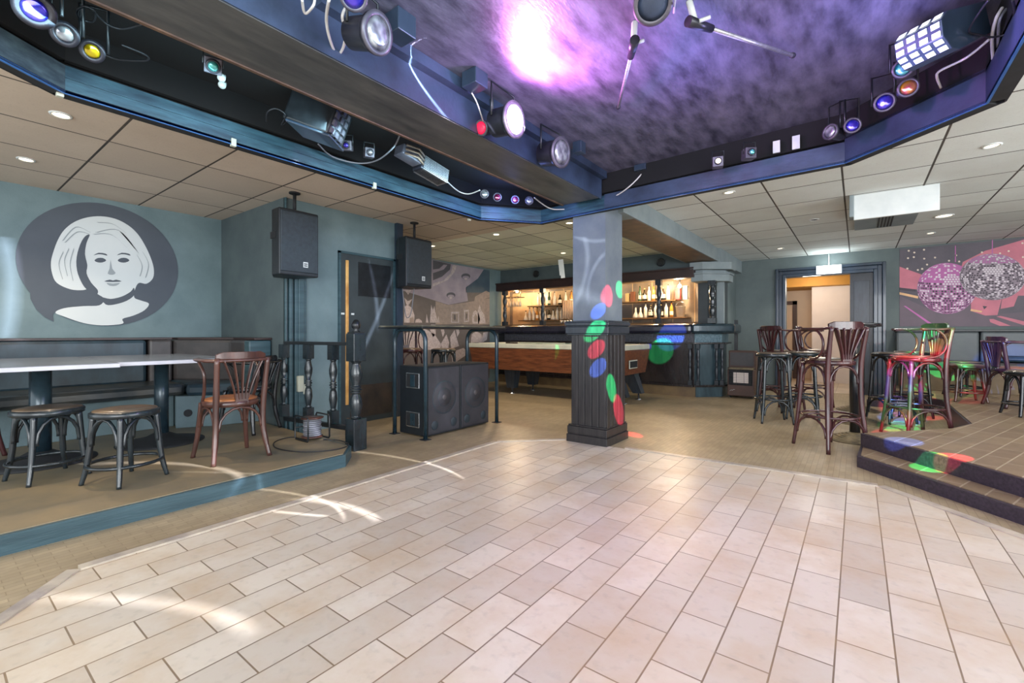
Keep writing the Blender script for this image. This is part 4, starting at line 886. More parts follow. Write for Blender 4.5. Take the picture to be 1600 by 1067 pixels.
for a, bb_, c in (((560, 395), (480, 380), (400, 450)), ((565, 385), (470, 350), (385, 440)), ((575, 395), (700, 400), (830, 520)), ((590, 385), (740, 370), (870, 520)), ((430, 480), (400, 560), (420, 660)), ((395, 500), (365, 580), (390, 680)), ((460, 480), (435, 580), (455, 690)), ((850, 520), (885, 590), (870, 660)), ((885, 500), (925, 580), (905, 670)), ((600, 320), (700, 330), (790, 390))):
    v = crom([Vector(a+(0,)), Vector(bb_+(0,)), Vector(c+(0,))], 6); w = 5
    up = [(q.x, q.y) for q in v]; dn = [(q.x+w*(1 if i not in (0, len(v)-1) else 0), q.y+w*(1 if i not in (0, len(v)-1) else 0)) for i, q in enumerate(v)]
    pc.add(z5(up+dn[::-1]), 'decal_line', 9)
pc.done('portrait_decal', 'round grey wall decal showing a stencilled woman with white hair', 'wall decal')

# dusky statue mural on the bar-side wall
M['mu_brown'] = mat('mural brown grey', (104, 98, 98), 0.6, (96, 90, 90), 9); M['mu_mauve'] = mat('mural mauve', (164, 154, 166), 0.6, (146, 138, 152), 6); M['mu_teal'] = mat('mural deep teal', (74, 92, 106), 0.6, (64, 80, 94), 4)
M['mu_dark'] = mat('mural dark', (92, 92, 100), 0.6, (82, 82, 90), 6); M['mu_white'] = mat('mural pale', (196, 186, 188), 0.6, (164, 152, 152), 30); M['mu_tan'] = mat('mural tan', (156, 142, 134), 0.6, (136, 124, 120), 16)
pm = Pic(lambda x, y: PX(x, y, -6.046), (1, 0, 0))
def z7(L): return [(620+x/7.11, 400+y/7.11) for x, y in L]
pm.add([(600, 398), (765, 425.5), (765, 590), (600, 625)], 'mu_brown', 1)
pm.add(z7([(-20, -40), (400, 38), (610, 90), (965, 150), (900, 250), (770, 350), (790, 500), (575, 542), (250, 440), (-20, 360)]), 'mu_mauve', 2)
pm.add(z7([(965, 150), (1030, 160), (1030, 405), (770, 405), (765, 350), (900, 250)]), 'mu_teal', 2)
pm.add(z7([(400, 45), (600, 90), (590, 150), (500, 230), (400, 270)]), 'mu_dark', 3)
pm.add(z7([(400, 340), (560, 270), (640, 180), (665, 110), (620, 100), (600, 190), (520, 270), (400, 305)]), 'mu_white', 4)
pm.add(z7([(400, 190), (520, 150), (560, 100), (520, 95), (470, 140), (400, 150)]), 'mu_mauve', 4)
for cx_, cy_ in ((765, 235), (600, 445)):
    pm.add(z7([(cx_+50*math.cos(a), cy_-10+32*math.sin(a)) for a in [2*PI*k/16 for k in range(16)]]), 'mu_dark', 3)
    pm.add(z7([(cx_+38*math.cos(a), cy_+2+18*math.sin(a)) for a in [2*PI*k/16 for k in range(16)]]), 'mu_mauve', 4)
    pm.add(z7([(cx_+16*math.cos(a), cy_+18+12*math.sin(a)) for a in [2*PI*k/12 for k in range(12)]]), 'mu_white', 5)
pm.add(z7([(880, 510), (1030, 460), (1030, 405), (990, 385), (870, 450), (860, 500)]), 'mu_tan', 3)
pm.add(z7([(570, 545), (800, 510), (1030, 470), (1030, 760), (430, 760), (430, 500)]), 'mu_tan', 2.5)
for L in ([(85, 560), (120, 540), (170, 580), (195, 660), (190, 740), (80, 740)], [(80, 460), (120, 500), (170, 478), (130, 545), (105, 540)], [(80, 375), (160, 378), (125, 430)], [(320, 740), (330, 640), (350, 740)], [(365, 740), (380, 540), (400, 600), (415, 555), (432, 650), (460, 740)], [(450, 740), (462, 660), (475, 740)], [(200, 740), (210, 705), (245, 695), (275, 720), (280, 740)],
          [(600, 620), (690, 618), (690, 740), (600, 740)], [(745, 600), (800, 595), (800, 730), (745, 735)], [(840, 750), (832, 680), (850, 620), (870, 600), (905, 630), (925, 700), (910, 750)], [(900, 750), (900, 600), (920, 540), (935, 600), (970, 650), (985, 750)],
          [(80, 860), (180, 830), (300, 800), (420, 870), (490, 980), (480, 1040), (80, 1040)], [(360, 800), (380, 760), (430, 765), (430, 870), (400, 900)], [(490, 970), (550, 870), (580, 960), (570, 1040), (500, 1060)], [(590, 900), (640, 820), (660, 900), (690, 1000), (600, 1030)], [(480, 790), (510, 770), (530, 850), (510, 900)], [(650, 790), (680, 780), (695, 850), (670, 900)], [(820, 980), (830, 870), (880, 830), (940, 870), (950, 960)], [(945, 900), (960, 850), (1010, 840), (1000, 930), (950, 960)], [(600, 1070), (740, 1020), (800, 1080), (620, 1200)]):
    pm.add(z7(L), 'mu_white', 5)
for L in ([(612, 640), (678, 640), (678, 730), (612, 730)], [(755, 620), (790, 615), (790, 715), (755, 720)], [(140, 690), (185, 680), (190, 735), (140, 740)], [(855, 680), (870, 640), (900, 680), (890, 730), (860, 730)]): pm.add(z7(L), 'mu_tan', 6)
for L in ([(630, 650), (650, 650), (655, 700), (640, 715), (628, 700)], [(765, 640), (782, 640), (778, 690), (765, 700)]): pm.add(z7(L), 'mu_brown', 7)
pm.done('statue_mural', 'dusky mauve wall mural of pale statues and a vaulted ceiling on the bar side wall', 'mural')

# mirror-ball mural above the right bench
M['mb_dark'] = mat('mural charcoal', (92, 84, 94), 0.55, (80, 74, 84), 5); M['mb_pink'] = mat('mural coral pink', (206, 120, 136), 0.55, (186, 106, 124), 4); M['mb_low'] = mat('mural plum grey', (104, 88, 100), 0.55, (92, 80, 90), 4)
M['mb_hot'] = mat('mural magenta', (188, 104, 168), 0.55, (170, 92, 152), 4); M['mb_star'] = mat('mural star', (232, 214, 196), 0.55); M['mb_cream'] = mat('mural cream', (240, 190, 140), 0.55); M['mb_grey'] = mat('mural tile grey', (150, 134, 146), 0.55); M['mb_silver'] = mat('mural tile silver', (226, 214, 222), 0.55); M['mb_black'] = mat('mural tile dark', (70, 58, 70), 0.55)
pd = Pic(lambda x, y: PY(x, y, 9.255), (0, -1, 0))
def z8(L): return [(1380+x/6.277, 360+y/6.277) for x, y in L]
pd.add([(1405.5, 389.5), (1660, 366), (1660, 510), (1405.5, 510)], 'mb_dark', 1)
pd.add(z8([(160, 355), (385, 435), (340, 580), (160, 560)]), 'mb_pink', 2)
pd.add(z8([(780, 310), (1000, 200), (1380, 90), (1760, -10), (1760, 600), (1380, 640), (900, 640), (740, 450)]), 'mb_pink', 2)
pd.add(z8([(160, 640), (560, 820), (900, 700), (1010, 740), (1000, 830), (1380, 800), (1760, 760), (1760, 941), (160, 941)]), 'mb_low', 2)
pd.add(z8([(860, 640), (1170, 640), (1120, 830), (1000, 835), (860, 790)]), 'mb_pink', 2.5)
pd.add(z8([(1170, 640), (1330, 620), (1280, 745), (1150, 770)]), 'mb_pink', 2.6)
pd.add(z8([(1110, 845), (1150, 838), (1440, 905), (1560, 941), (1380, 930)]), 'mb_pink', 3); pd.add(z8([(1040, 870), (1080, 868), (1250, 935), (1140, 935), (1050, 900)]), 'mb_pink', 3)
pd.add(z8([(160, 605), (345, 645), (340, 668), (160, 628)]), 'mb_cream', 3); pd.add(z8([(860, 770), (970, 790), (965, 805), (855, 790)]), 'mb_cream', 3)
pd.add(z8([(160, 560), (320, 580), (320, 600), (160, 585)]), 'mb_black', 3); pd.add(z8([(975, 740), (1020, 745), (990, 775)]), 'mb_black', 3.5)
pd.add(z8([(200, 740), (220, 740), (520, 941), (480, 941)]), 'mb_hot', 3)
for x, y in ((250, 200), (305, 217), (400, 190), (243, 272), (300, 262), (402, 277), (508, 266), (430, 335), (237, 374), (340, 388), (382, 377), (645, 297), (745, 305), (968, 215), (1230, 203), (1365, 125), (1370, 262), (715, 245), (1145, 225)):
    pd.add(z8([(x+11*math.cos(2*PI*k/10), y+9*math.sin(2*PI*k/10)) for k in range(10)]), 'mb_star', 4)
for x, y0, y1 in ((708, 150, 310), (1070, 60, 232)): pd.add(z8([(x-4, y0), (x+4, y0), (x+6, y1), (x-6, y1)]), 'mb_hot', 4)
rb_ = random.Random(5)
def ball(cx_, cy_, rx, ry, base, lay, rows, hot):
    pd.add(z8([(cx_+rx*math.cos(2*PI*k/40), cy_+ry*math.sin(2*PI*k/40)) for k in range(40)]), base, lay)
    for i in range(rows):
        la0 = -PI/2+PI*(i+0.12)/rows; la1 = -PI/2+PI*(i+0.88)/rows
        y0 = math.sin(la0); y1 = math.sin(la1); r0 = math.cos(la0); r1 = math.cos(la1)
        n = max(4, int(rows*math.cos((la0+la1)/2)*0.95))
        for j in range(n):
            lo0 = -PI/2+PI*(j+0.12)/n; lo1 = -PI/2+PI*(j+0.88)/n
            tilt = 0.22
            def P(la_s, la_c, lo): return (cx_+rx*(la_c*math.sin(lo)), cy_+ry*(la_s*0.985+tilt*la_c*math.cos(lo)*0.35))
            u = rb_.random(); yy = (y0+y1)/2; xx = r0*math.sin((lo0+lo1)/2)
            if yy < hot[0]: m = 'mb_hot' if u < 0.75 else 'mb_silver'
            else: m = 'mb_black' if u < 0.42 else ('mb_silver' if u < 0.75 else 'mb_grey')
            if abs(xx-hot[1]) < 0.3 and abs(yy+0.35) < 0.18: m = 'mb_silver'
            pd.add(z8([P(y0, r0, lo0), P(y0, r0, lo1), P(y1, r1, lo1), P(y1, r1, lo0)]), m, lay+1)
ball(625, 568, 292, 250, 'mb_hot', 5, 32, (-0.30, 0.15)); ball(1072, 456, 325, 228, 'mb_grey', 7, 36, (-0.62, 0.05))
pd.done('mirror_ball_mural', 'pink and charcoal wall mural of two mirror balls above the right bench', 'mural')

# ---- lit exit sign, ceiling unit
es = thing('exit_sign', 'glowing white emergency exit box above the doorway', 'sign', (-0.38, 9.2, 2.06))
b = MB(); b.box(-0.17, -0.03, -0.068, 0.17, 0.03, 0.068); b.build('light_box', 'exit', es, 0.006)
b = MB(); b.cyl((0, 0, 0.068), (0, 0, 0.27), 0.008); b.build('hanger', 'offwhite', es)
point('exit_light', (-0.38, 9.05, 2.1), 5, (0.88, 0.98, 1), 0.08)
ac = thing('ceiling_fan_unit', 'white box unit with hanging front panel let into the right ceiling', 'ventilation unit', (0.27, 5.52, 2.33))
b = MB(); b.box(-0.30, -0.02, -0.235, 0.31, 0.012, 0.0); b.build('front_panel', 'white', ac, 0.004)
b = MB(); b.box(-0.335, -0.06, -0.21, -0.30, 0.10, 0.0); b.build('side_cheek', 'wall_grey', ac, 0.006)
b = MB(); b.box(-0.30, 0.10, -0.05, 0.31, 0.9, 0.0); b.build('housing', 'offwhite', ac, 0.004)
b = MB(); b.box(-0.30, 0.92, -0.018, 0.26, 1.75, 0.0); g = b.build('outlet_grille', 'wall_grey', ac)
for k in range(5):
    b = MB(); b.box(-0.08+k*0.03, 0.96, -0.021, -0.065+k*0.03, 1.7, -0.0175); b.build('slot', 'black_matte', g)
# ---- downlights
DL = [(-3.86, 0.55, 1, 'near the corner of the light rig, top left'), (-5.06, 0.53, 1, 'near the portrait wall, far left'), (-5.14, 4.78, 1, 'beside the farther hanging loudspeaker'), (-3.86, 4.74, 1, 'over the pool table, nearest the rig front'), (-2.76, 4.78, 1, 'just left of the pillar top'), (-3.87, 6.5, 1, 'nearest the bar soffit left of the pillar'),
      (-0.964, 4.65, 2, 'right ceiling, closest to the rig edge'), (0.757, 4.62, 2, 'right ceiling, nearest the right photo edge'), (0.777, 7.05, 2, 'right ceiling, beside the white ceiling unit'), (0.769, 8.15, 2, 'right ceiling, near the mirror ball mural'), (-0.405, 6.37, 0, 'unlit, in front of the doorway'), (-0.964, 8.2, 2, 'right ceiling, nearest the door frame')]
for x, y, s, w in DL:
    big = (x, y) == (0.777, 7.05); r = 0.075 if big else 0.042
    t = thing('downlight', ('large ' if big else 'small ')+'recessed round downlight '+w, 'downlight', (x, y, H))
    b = MB(); b.lathe([(r+0.012, 0), (r+0.010, -0.006), (r, -0.008), (r-0.004, -0.002)], n=22, cap=False); b.build('trim_ring', 'white', t)
    b = MB(); b.lathe([(r-0.002, -0.001), (r*0.7, -0.004), (0.002, -0.005)], n=22); b.build('lamp_glass', ['black_matte', 'lamp_white', 'lamp_dim'][s], t)
    if s: spot('downlight_beam', (x, y, H-0.03), (0, 0, -1), 34 if s == 1 else 26, (1, 0.80, 0.58) if s == 1 else (1, 0.92, 0.82), 120, 0.6, 0.04)

# ================================================================== STAGE LIGHTS IN THE RIG
def can_lamp(name, label, px, py, z, r, ln, d, lens_m, cat='stage light', body='can', rim='can_rim', yoke=True, top=DZ):
    p = PR(px, py, z); r *= K; ln *= K
    d = Vector(d).normalized(); t = thing(name, label, cat, p)
    q = d.to_track_quat('Z', 'Y').to_matrix().to_4x4()
    b = MB(); b.M = q; b.lathe([(r*0.45, -ln), (r*0.85, -ln*0.85), (r*0.9, -ln*0.25), (r*1.0, -0.02), (r*1.08, -0.015), (r*1.08, 0.0)], n=28); b.build('housing', body, t)
    b = MB(); b.M = q; b.lathe([(r*1.10, -0.006), (r*1.12, 0.004), (r*(0.86 if rim != 'can' else 0.70), 0.006), (r*(0.84 if rim != 'can' else 0.68), 0.001)], n=28, cap=False); b.build('front_ring', rim, t)
    b = MB(); b.M = q; b.lathe([(r*(0.9 if rim != 'can' else 0.72), 0.003), (r*0.5, 0.007), (0.003, 0.009)], n=28); b.build('lens', lens_m, t)
    if yoke:
        mid = -d*ln*0.5; s = d.cross(Vector((0, 0, 1))).normalized()*(r*1.15); h = min(top-p.z, 0.6)
        b = MB(); zt = h
        b.tube([mid+s, mid+s+Vector((0, 0, max(zt-mid.z-0.02, 0.02))), mid-s+Vector((0, 0, max(zt-mid.z-0.02, 0.02))), mid-s], 0.006, 6); b.build('yoke', 'black', t)
    return t
right = Vector((CT, ST, 0)); fwd = Vector((-ST, CT, 0)); UPV = Vector((0, 0, 1))
def dirv(a, f_, u): return right*a+fwd*f_+UPV*u
can_lamp('par_light', 'large par can with clear ribbed lens hanging from the box beam, nearest the camera', 590, 52, 2.44, 0.086, 0.20, dirv(0.85, -0.45, -0.28), 'lens_clear')
lit = can_lamp('par_light', 'lit par can glowing white and magenta in the middle of the box beam', 804, 187, 2.44, 0.108, 0.20, dirv(0.8, -0.6, -0.12), 'strobe_lit')
can_lamp('par_light', 'smaller black par can with clear lens, right of the lit one', 877, 238, 2.46, 0.110, 0.22, dirv(0.72, -0.65, -0.18), 'lens_clear')
can_lamp('spot_can', 'blue lens spot can at the top left corner, largest of its row of three', 54, 15, 2.42, 0.066, 0.12, dirv(0.45, -0.7, -0.5), 'lens_blue', rim='can')
can_lamp('spot_can', 'clear lens spot can between the blue and the yellow one', 101, 53, 2.43, 0.050, 0.10, dirv(0.45, -0.7, -0.5), 'lens_clear', rim='can')
can_lamp('spot_can', 'yellow lens spot can at the left rig corner', 144, 80, 2.43, 0.047, 0.10, dirv(0.45, -0.7, -0.5), 'lens_yellow', rim='can')
can_lamp('spot_can', 'teal lens spot can just below the white lit effect light', 1411, 107, 2.50, 0.046, 0.10, dirv(-0.5, -0.75, -0.2), 'lens_teal')
can_lamp('spot_can', 'amber and pink lens spot can in the right rig row', 1419, 137, 2.48, 0.048, 0.11, dirv(-0.45, -0.8, -0.2), 'lens_amber')
can_lamp('spot_can', 'large blue lens spot can in the right rig row', 1382, 160, 2.48, 0.052, 0.11, dirv(-0.5, -0.75, -0.2), 'lens_blue')
can_lamp('spot_can', 'small violet blue lens spot can left of the large blue one', 1332, 196, 2.46, 0.048, 0.15, dirv(-0.35, -0.85, -0.1), 'lens_blue')
can_lamp('spot_can', 'spot can with pale pink lens at the left end of the right row', 1297, 206, 2.46, 0.05, 0.14, dirv(-0.93, -0.35, 0.0), 'lens_clear')
for px, py, l, w in ((757, 303, 'lens_clear', 'clear lens pinspot, leftmost of the four'), (777, 308, 'lens_pink', 'raspberry lens pinspot, second from left of the four'), (805, 312, 'lens_pink', 'raspberry lens pinspot, third from left of the four'), (827, 313.5, 'lens_clear', 'clear lens pinspot, rightmost of the four')):
    can_lamp('pinspot', w+' at the front corner of the rig', px, py, 2.47, 0.042, 0.07, dirv(0.05, -1, -0.15), l, yoke=False)
can_lamp('flood_light', 'red glowing lamp just left of the lit par can', 752, 200, 2.46, 0.05, 0.12, dirv(-0.5, -0.8, -0.3), 'red_glow')
bs_ = can_lamp('reflector_shade', 'dark blue bowl lamp at the top edge of the photo on the rig ceiling', 1020, 6, 2.62, 0.085, 0.06, dirv(-0.2, -0.7, -0.7), 'rig_side', yoke=False)
can_lamp('spot_can', 'purple tinted can at the top edge above the large par can', 552, -6, 2.5, 0.055, 0.12, dirv(0.3, -0.6, -0.7), 'lens_blue')
def box_lamp(name, label, px, py, z, w, h, dp, d, lens_m, body='can_rim', r=0.55, top=DZ):
    p = PR(px, py, z); w *= K; h *= K; dp *= K; d = Vector(d).normalized(); t = thing(name, label, 'stage light', p)
    q = d.to_track_quat('Z', 'Y').to_matrix().to_4x4()
    b = MB(); b.M = q; b.box(-w/2, -h/2, -dp, w/2, h/2, 0); b.build('housing', body, t, 0.004)
    b = MB(); b.M = q; b.lathe([(w*r*0.62, 0.0), (w*r*0.62, 0.012), (w*r*0.5, 0.014)], n=22); b.build('lens_ring', 'can', t)
    b = MB(); b.M = q; b.lathe([(w*r*0.5, 0.012), (w*r*0.3, 0.019), (0.003, 0.021)], n=22); b.build('lens', lens_m, t)
    s = d.cross(UPV).normalized()*(w*0.55)
    b = MB(); b.tube([-d*dp*0.4+s, -d*dp*0.4+s+UPV*(h*1.1), -d*dp*0.4-s+UPV*(h*1.1), -d*dp*0.4-s], 0.004, 6); b.build('yoke', 'black', t)
    return t
box_lamp('box_spotlight', 'grey square spotlight with green tinged lens under the box beam, upper left', 333, 103, 2.50, 0.085, 0.085, 0.03, dirv(0.5, -0.7, -0.6), 'lens_teal', r=0.7)
box_lamp('box_spotlight', 'grey box spotlight with violet lens, left of the two below the dark moonflower box', 541, 227, 2.45, 0.075, 0.075, 0.09, dirv(0.15, -0.9, -0.3), 'lens_blue')
box_lamp('box_spotlight', 'grey box spotlight with pale lens, right of the two below the dark moonflower box', 578, 238, 2.45, 0.075, 0.075, 0.09, dirv(0.45, -0.85, -0.2), 'lens_clear')
box_lamp('box_spotlight', 'grey box spotlight with white lit lens on the front rig rim', 1122, 252, 2.47, 0.085, 0.085, 0.10, dirv(-0.35, -0.9, -0.1), 'lamp_dim')
box_lamp('box_spotlight', 'grey box spotlight with green lens on the front rig rim', 1174, 238, 2.47, 0.085, 0.085, 0.09, dirv(-0.05, -1, -0.05), 'lens_teal')
for k, (px, py) in enumerate(((346, 122), (347, 133))):
    b = MB(); q = dirv(0.3, -0.7, -0.6).normalized().to_track_quat('Z', 'Y').to_matrix().to_4x4(); b.M = Matrix.Translation(PR(px, py, 2.52)) @ q; b.lathe([(0.014, -0.05), (0.018, 0), (0.004, 0.006)], n=14)
    tag(b.build('small_lamp', 'offwhite'), ['upper', 'lower'][k]+' of two tiny pale bulbs beside the square spotlight', 'bulb')
# moonflower box + scanner
p = PR(505, 188, 2.50)
mf = thing('effect_light', 'black box effect light hanging under the box beam, centre left of the rig', 'stage light', p, TH)
b = MB(); b.M = Matrix.Rotation(0.35, 4, 'Y'); b.box(-0.17, -0.10, -0.09, 0.10, 0.12, 0.10); b.build('housing', 'black', mf, 0.012)
b = MB(); b.M = Matrix.Rotation(0.35, 4, 'Y'); b.box(-0.14, -0.11, -0.105, 0.12, 0.11, -0.091); b.build('bottom_plate', 'frame_blue', mf, 0.004)
b = MB(); b.M = Matrix.Rotation(0.35, 4, 'Y')
for i in range(3):
    for j in range(4): b.lathe([(0.018, 0), (0.012, 0.012)], (0.0, 0, 0), 10) if False else b.cbox((0.106, -0.07+i*0.06, -0.06+j*0.045), (0.012, 0.035, 0.03))
b.build('lens_array', 'can_rim', mf)
p = PR(672, 266, 2.45)
sc = thing('scanner_light', 'silver ribbed scanner light on the left rig rim', 'stage light', p)
dv = (PR(698, 285, 2.42)-PR(640, 250, 2.50)).normalized(); q = dv.to_track_quat('Z', 'Y').to_matrix().to_4x4()
b = MB(); b.M = q; b.box(-0.05, -0.05, -0.12, 0.05, 0.05, 0.13); b.build('housing', 'can', sc, 0.01)
b = MB(); b.M = q
for k in range(9): b.box(-0.056, -0.05+k*0.0118, -0.10, 0.056, -0.045+k*0.0118, 0.132)
b.build('cooling_fins', 'alu', sc)
b = MB(); b.M = q; b.box(-0.07, -0.035, -0.30, 0.03, 0.035, -0.13); b.build('mirror_motor', 'can_rim', sc, 0.008)
b = MB(); b.M = q
for k in range(3): b.tube([(-0.07, -0.03+k*0.03, -0.28), (-0.11, -0.03+k*0.03, -0.2), (-0.07, -0.03+k*0.03, -0.12)], 0.008, 6)
b.build('wiring', 'raw_edge', sc)
# lit derby effect at the upper right
p0 = PR(1440, 62, 2.50)
db = thing('derby_light', 'large blue black effect light with grid of white lit lenses, upper right of the rig', 'stage light', p0)
ax = (right*0.86+fwd*0.30+UPV*0.40).normalized()
side = ax.cross(UPV).normalized(); upn = side.cross(ax).normalized()
def dbp(a, s, u): return ax*a+side*s+upn*u
b = MB()
prof = [(-0.035, -0.03), (0.0, -0.085), (0.05, -0.10), (0.30, -0.08), (0.30, 0.05), (0.03, 0.06), (-0.02, 0.035)]
A = [b.v(dbp(a, -0.085, u)) for a, u in prof]; B = [b.v(dbp(a, 0.085, u)) for a, u in prof]
b.f(A); b.f(B[::-1])
for i in range(len(prof)): b.f([A[i], A[(i+1) % 7], B[(i+1) % 7], B[i]])
b.build('housing', 'frame_blue', db, 0.004)
seg = [((-0.02, 0.035), (0.03, 0.06)), ((-0.035, -0.03), (-0.02, 0.035)), ((0.0, -0.085), (-0.035, -0.03)), ((0.05, -0.10), (0.0, -0.085))]
b = MB(); b2 = MB()
for (a0, u0), (a1, u1) in [((0.03, 0.06), (-0.02, 0.035)), ((-0.02, 0.035), (-0.035, -0.03)), ((-0.035, -0.03), (0.0, -0.085))]:
    n = Vector((u1-u0, -(a1-a0))).normalized()
    for i in range(4):
        for j in range(2 if abs(u1-u0) > 0.05 else 1):
            m_ = 2 if abs(u1-u0) > 0.05 else 1
            t0 = (j+0.18)/m_; t1 = (j+0.82)/m_; s0 = -0.085+0.17*(i+0.16)/4; s1 = -0.085+0.17*(i+0.84)/4
            e = 0.004; on = 0.0
            P = []
            for t_, s_ in ((t0, s0), (t1, s0), (t1, s1), (t0, s1)):
                a = a0+(a1-a0)*t_; u = u0+(u1-u0)*t_; nx = -(u0-u1); nu = (a0-a1)
                L_ = math.hypot(nx, nu); P.append(dbp(a+nx/L_*e if False else a-abs(nx)/L_*e, s_, u+(nu/L_*e if u > 0 else -abs(nu)/L_*e)))
            b.poly(P)
b2.bm.free(); b.build('lit_lens_grid', 'led_cell', db)
# metal plates and boxes on the rig
def plate(px0, py0, px1, py1, Y, m, name, label, cat='plate'):
    a = PY(px0, py0, Y); c = PY(px1, py1, Y); b = MB(); b.box(min(a.x, c.x), Y-0.012, min(a.z, c.z), max(a.x, c.x), Y, max(a.z, c.z)); return tag(b.build(name, m), label, cat)
plate(1208, 222, 1219, 238, 4.33*K, 'offwhite', 'metal_plate', 'pale metal mounting plate on the front rig rim, left of a pair')
plate(1238, 214, 1250, 232, 4.33*K, 'offwhite', 'metal_plate', 'pale metal mounting plate on the front rig rim, right of a pair')
def jbox(px, py, z, label, m='frame_blue', s=0.05):
    p = PR(px, py, z); b = MB(); b.M = Matrix.Rotation(0, 4, 'Z'); b.box(p.x-s, p.y-s, zr(z), p.x+s, p.y+s, DZ); tag(b.build('junction_box', m, bevel=0.004), label, 'junction box')
jbox(742, 138, 2.60, 'dark socket box on the rig ceiling above the lit par can'); jbox(625, 60, 2.58, 'dark socket box beside the large par can'); jbox(1003, 268, 2.64, 'small dark socket box near the front edge of the rig ceiling'); jbox(905, 240, 2.60, 'small socket box behind the rightmost par can on the beam', s=0.035)
# two telescopic rods with clamps
def rod(a, e, label):
    p = PR(a[0], a[1], 2.60); q = PR(e[0], e[1], 2.66); t = thing('ceiling_rod', label, 'rod', p)
    b = MB(); v = q-p; b.cyl(v*0.18, v, 0.009, n=10); b.build('tube', 'alu', t)
    b = MB(); b.cyl((0, 0, 0), v*0.2, 0.022, 0.016, n=14); c = b.build('clamp_body', 'can', t); b = MB(); b.cyl(v*0.98, v*1.0, 0.013, n=10); b.build('end_cap', 'can', t)
    b = MB(); b.cyl((0, 0, 0.1), v*0.06, 0.014, n=10); b.tube([v*0.05+Vector((0.02, 0, 0)), v*0.08+Vector((0.05, 0, 0.01))], 0.008, 6); b.lathe([(0.03, 0.085), (0.03, 0.1)], n=14); b.build('ceiling_mount', 'offwhite', c)
rod((992, 62), (966, 168), 'silver rod pointing down left from a clamp on the rig ceiling'); rod((1075, 33), (1240, 87), 'long silver rod pointing right from a clamp on the rig ceiling')

# ---- cables in the rig
def cable(pts, m, r, label, name='rig_cable', n=7):
    P = [PR(x, y, z) for x, y, z in pts]; b = MB(); b.tube(crom(P, n), r, 6); tag(b.build(name, m), label, 'cable')
cable([(695, 280, 2.43), (715, 298, 2.44), (732, 303, 2.44), (750, 297, 2.46)], 'cable_white', 0.005, 'white cable between the silver scanner and the clear pinspot')
cable([(835, 309, 2.46), (858, 325, 2.42), (880, 327, 2.42), (920, 323, 2.42), (960, 307, 2.44), (985, 290, 2.50), (1006, 268, 2.63)], 'cable_white', 0.0055, 'long white cable sagging along the front rig corner')
cable([(497, 225, 2.46), (520, 245, 2.44), (560, 255, 2.43), (590, 250, 2.44), (615, 230, 2.46), (625, 210, 2.50)], 'cable_grey', 0.005, 'grey cable sagging under the box beam near the silver scanner')
cable([(514, 0, 2.5), (510, 30, 2.5), (515, 60, 2.48), (526, 85, 2.47), (536, 75, 2.48), (540, 50, 2.5), (535, 25, 2.52), (545, 5, 2.6)], 'cable_white', 0.006, 'pale looping cable beside the large par can')
cable([(472, 0, 2.45), (475, 18, 2.45), (480, 20, 2.45), (490, 8, 2.45), (492, -5, 2.5)], 'cable_white', 0.005, 'short pale loop of cable at the top edge of the photo')
cable([(130, 35, 2.55), (120, 20, 2.55), (132, 10, 2.55), (148, 18, 2.55), (145, 34, 2.55), (125, 28, 2.55), (122, 14, 2.55), (140, 12, 2.55), (165, 36, 2.55), (190, 45, 2.55), (222, 38, 2.55)], 'cable', 0.004, 'coiled black cable in the dark upper left rig')
cable([(164, 86, 2.5), (185, 93, 2.5), (225, 95, 2.5), (232, 90, 2.5), (220, 82, 2.5), (190, 70, 2.5)], 'cable', 0.004, 'thin dark cable looping right of the yellow spot can')
cable([(416, 190, 2.46), (418, 175, 2.48), (432, 170, 2.5), (446, 180, 2.47), (440, 195, 2.46), (455, 182, 2.48), (464, 172, 2.52)], 'cable', 0.004, 'black cable loop below the beam left of the effect light')
cable([(1470, 137, 2.48), (1464, 120, 2.49), (1470, 110, 2.5), (1510, 90, 2.5), (1545, 62, 2.52)], 'cable_white', 0.0055, 'thick pinkish white cable bent at the upper right rig corner')
cable([(1552, 95, 2.5), (1550, 60, 2.52), (1556, 30, 2.55), (1566, 12, 2.6)], 'cable_white', 0.006, 'bundle of pale cables hanging in the upper right rig corner')
cable([(1560, 85, 2.5), (1560, 50, 2.53), (1562, 30, 2.55), (1572, 14, 2.6)], 'cable_grey', 0.006, 'grey cable beside the pale bundle, upper right rig corner')
cable([(1545, 0, 2.5), (1530, 20, 2.5), (1514, 48, 2.5), (1530, 54, 2.5), (1552, 58, 2.5), (1575, 50, 2.5), (1585, 20, 2.5), (1582, 0, 2.5)], 'cable', 0.004, 'big black cable loop in the upper right corner')
cable([(737, 145, 2.6), (745, 160, 2.55), (752, 180, 2.5), (765, 217, 2.5), (775, 190, 2.48)], 'cable_white', 0.004, 'thin wires dangling from the socket box to the lit par can')
cable([(1053, 20, 2.62), (1055, 0, 2.6), (1060, -20, 2.6)], 'cable_white', 0.004, 'white wire by the clamp of the long ceiling rod')
for i, (px, py) in enumerate(clips):
    p = PR(px, py, 2.33)
    if i < 2: p.x = RIM[1][0]-0.004
    b = MB(); b.box(p.x-0.012, p.y-0.012, zr(2.300), p.x+0.014, p.y+0.014, zr(2.355)); tag(b.build('tape_patch', 'rail_cream', bevel=0.003), 'scrap of cream tape on the blue rim, '+['near the far left tiles', 'above the farther hanging loudspeaker', 'closest to the front corner', 'at the far left corner'][i], 'tape')

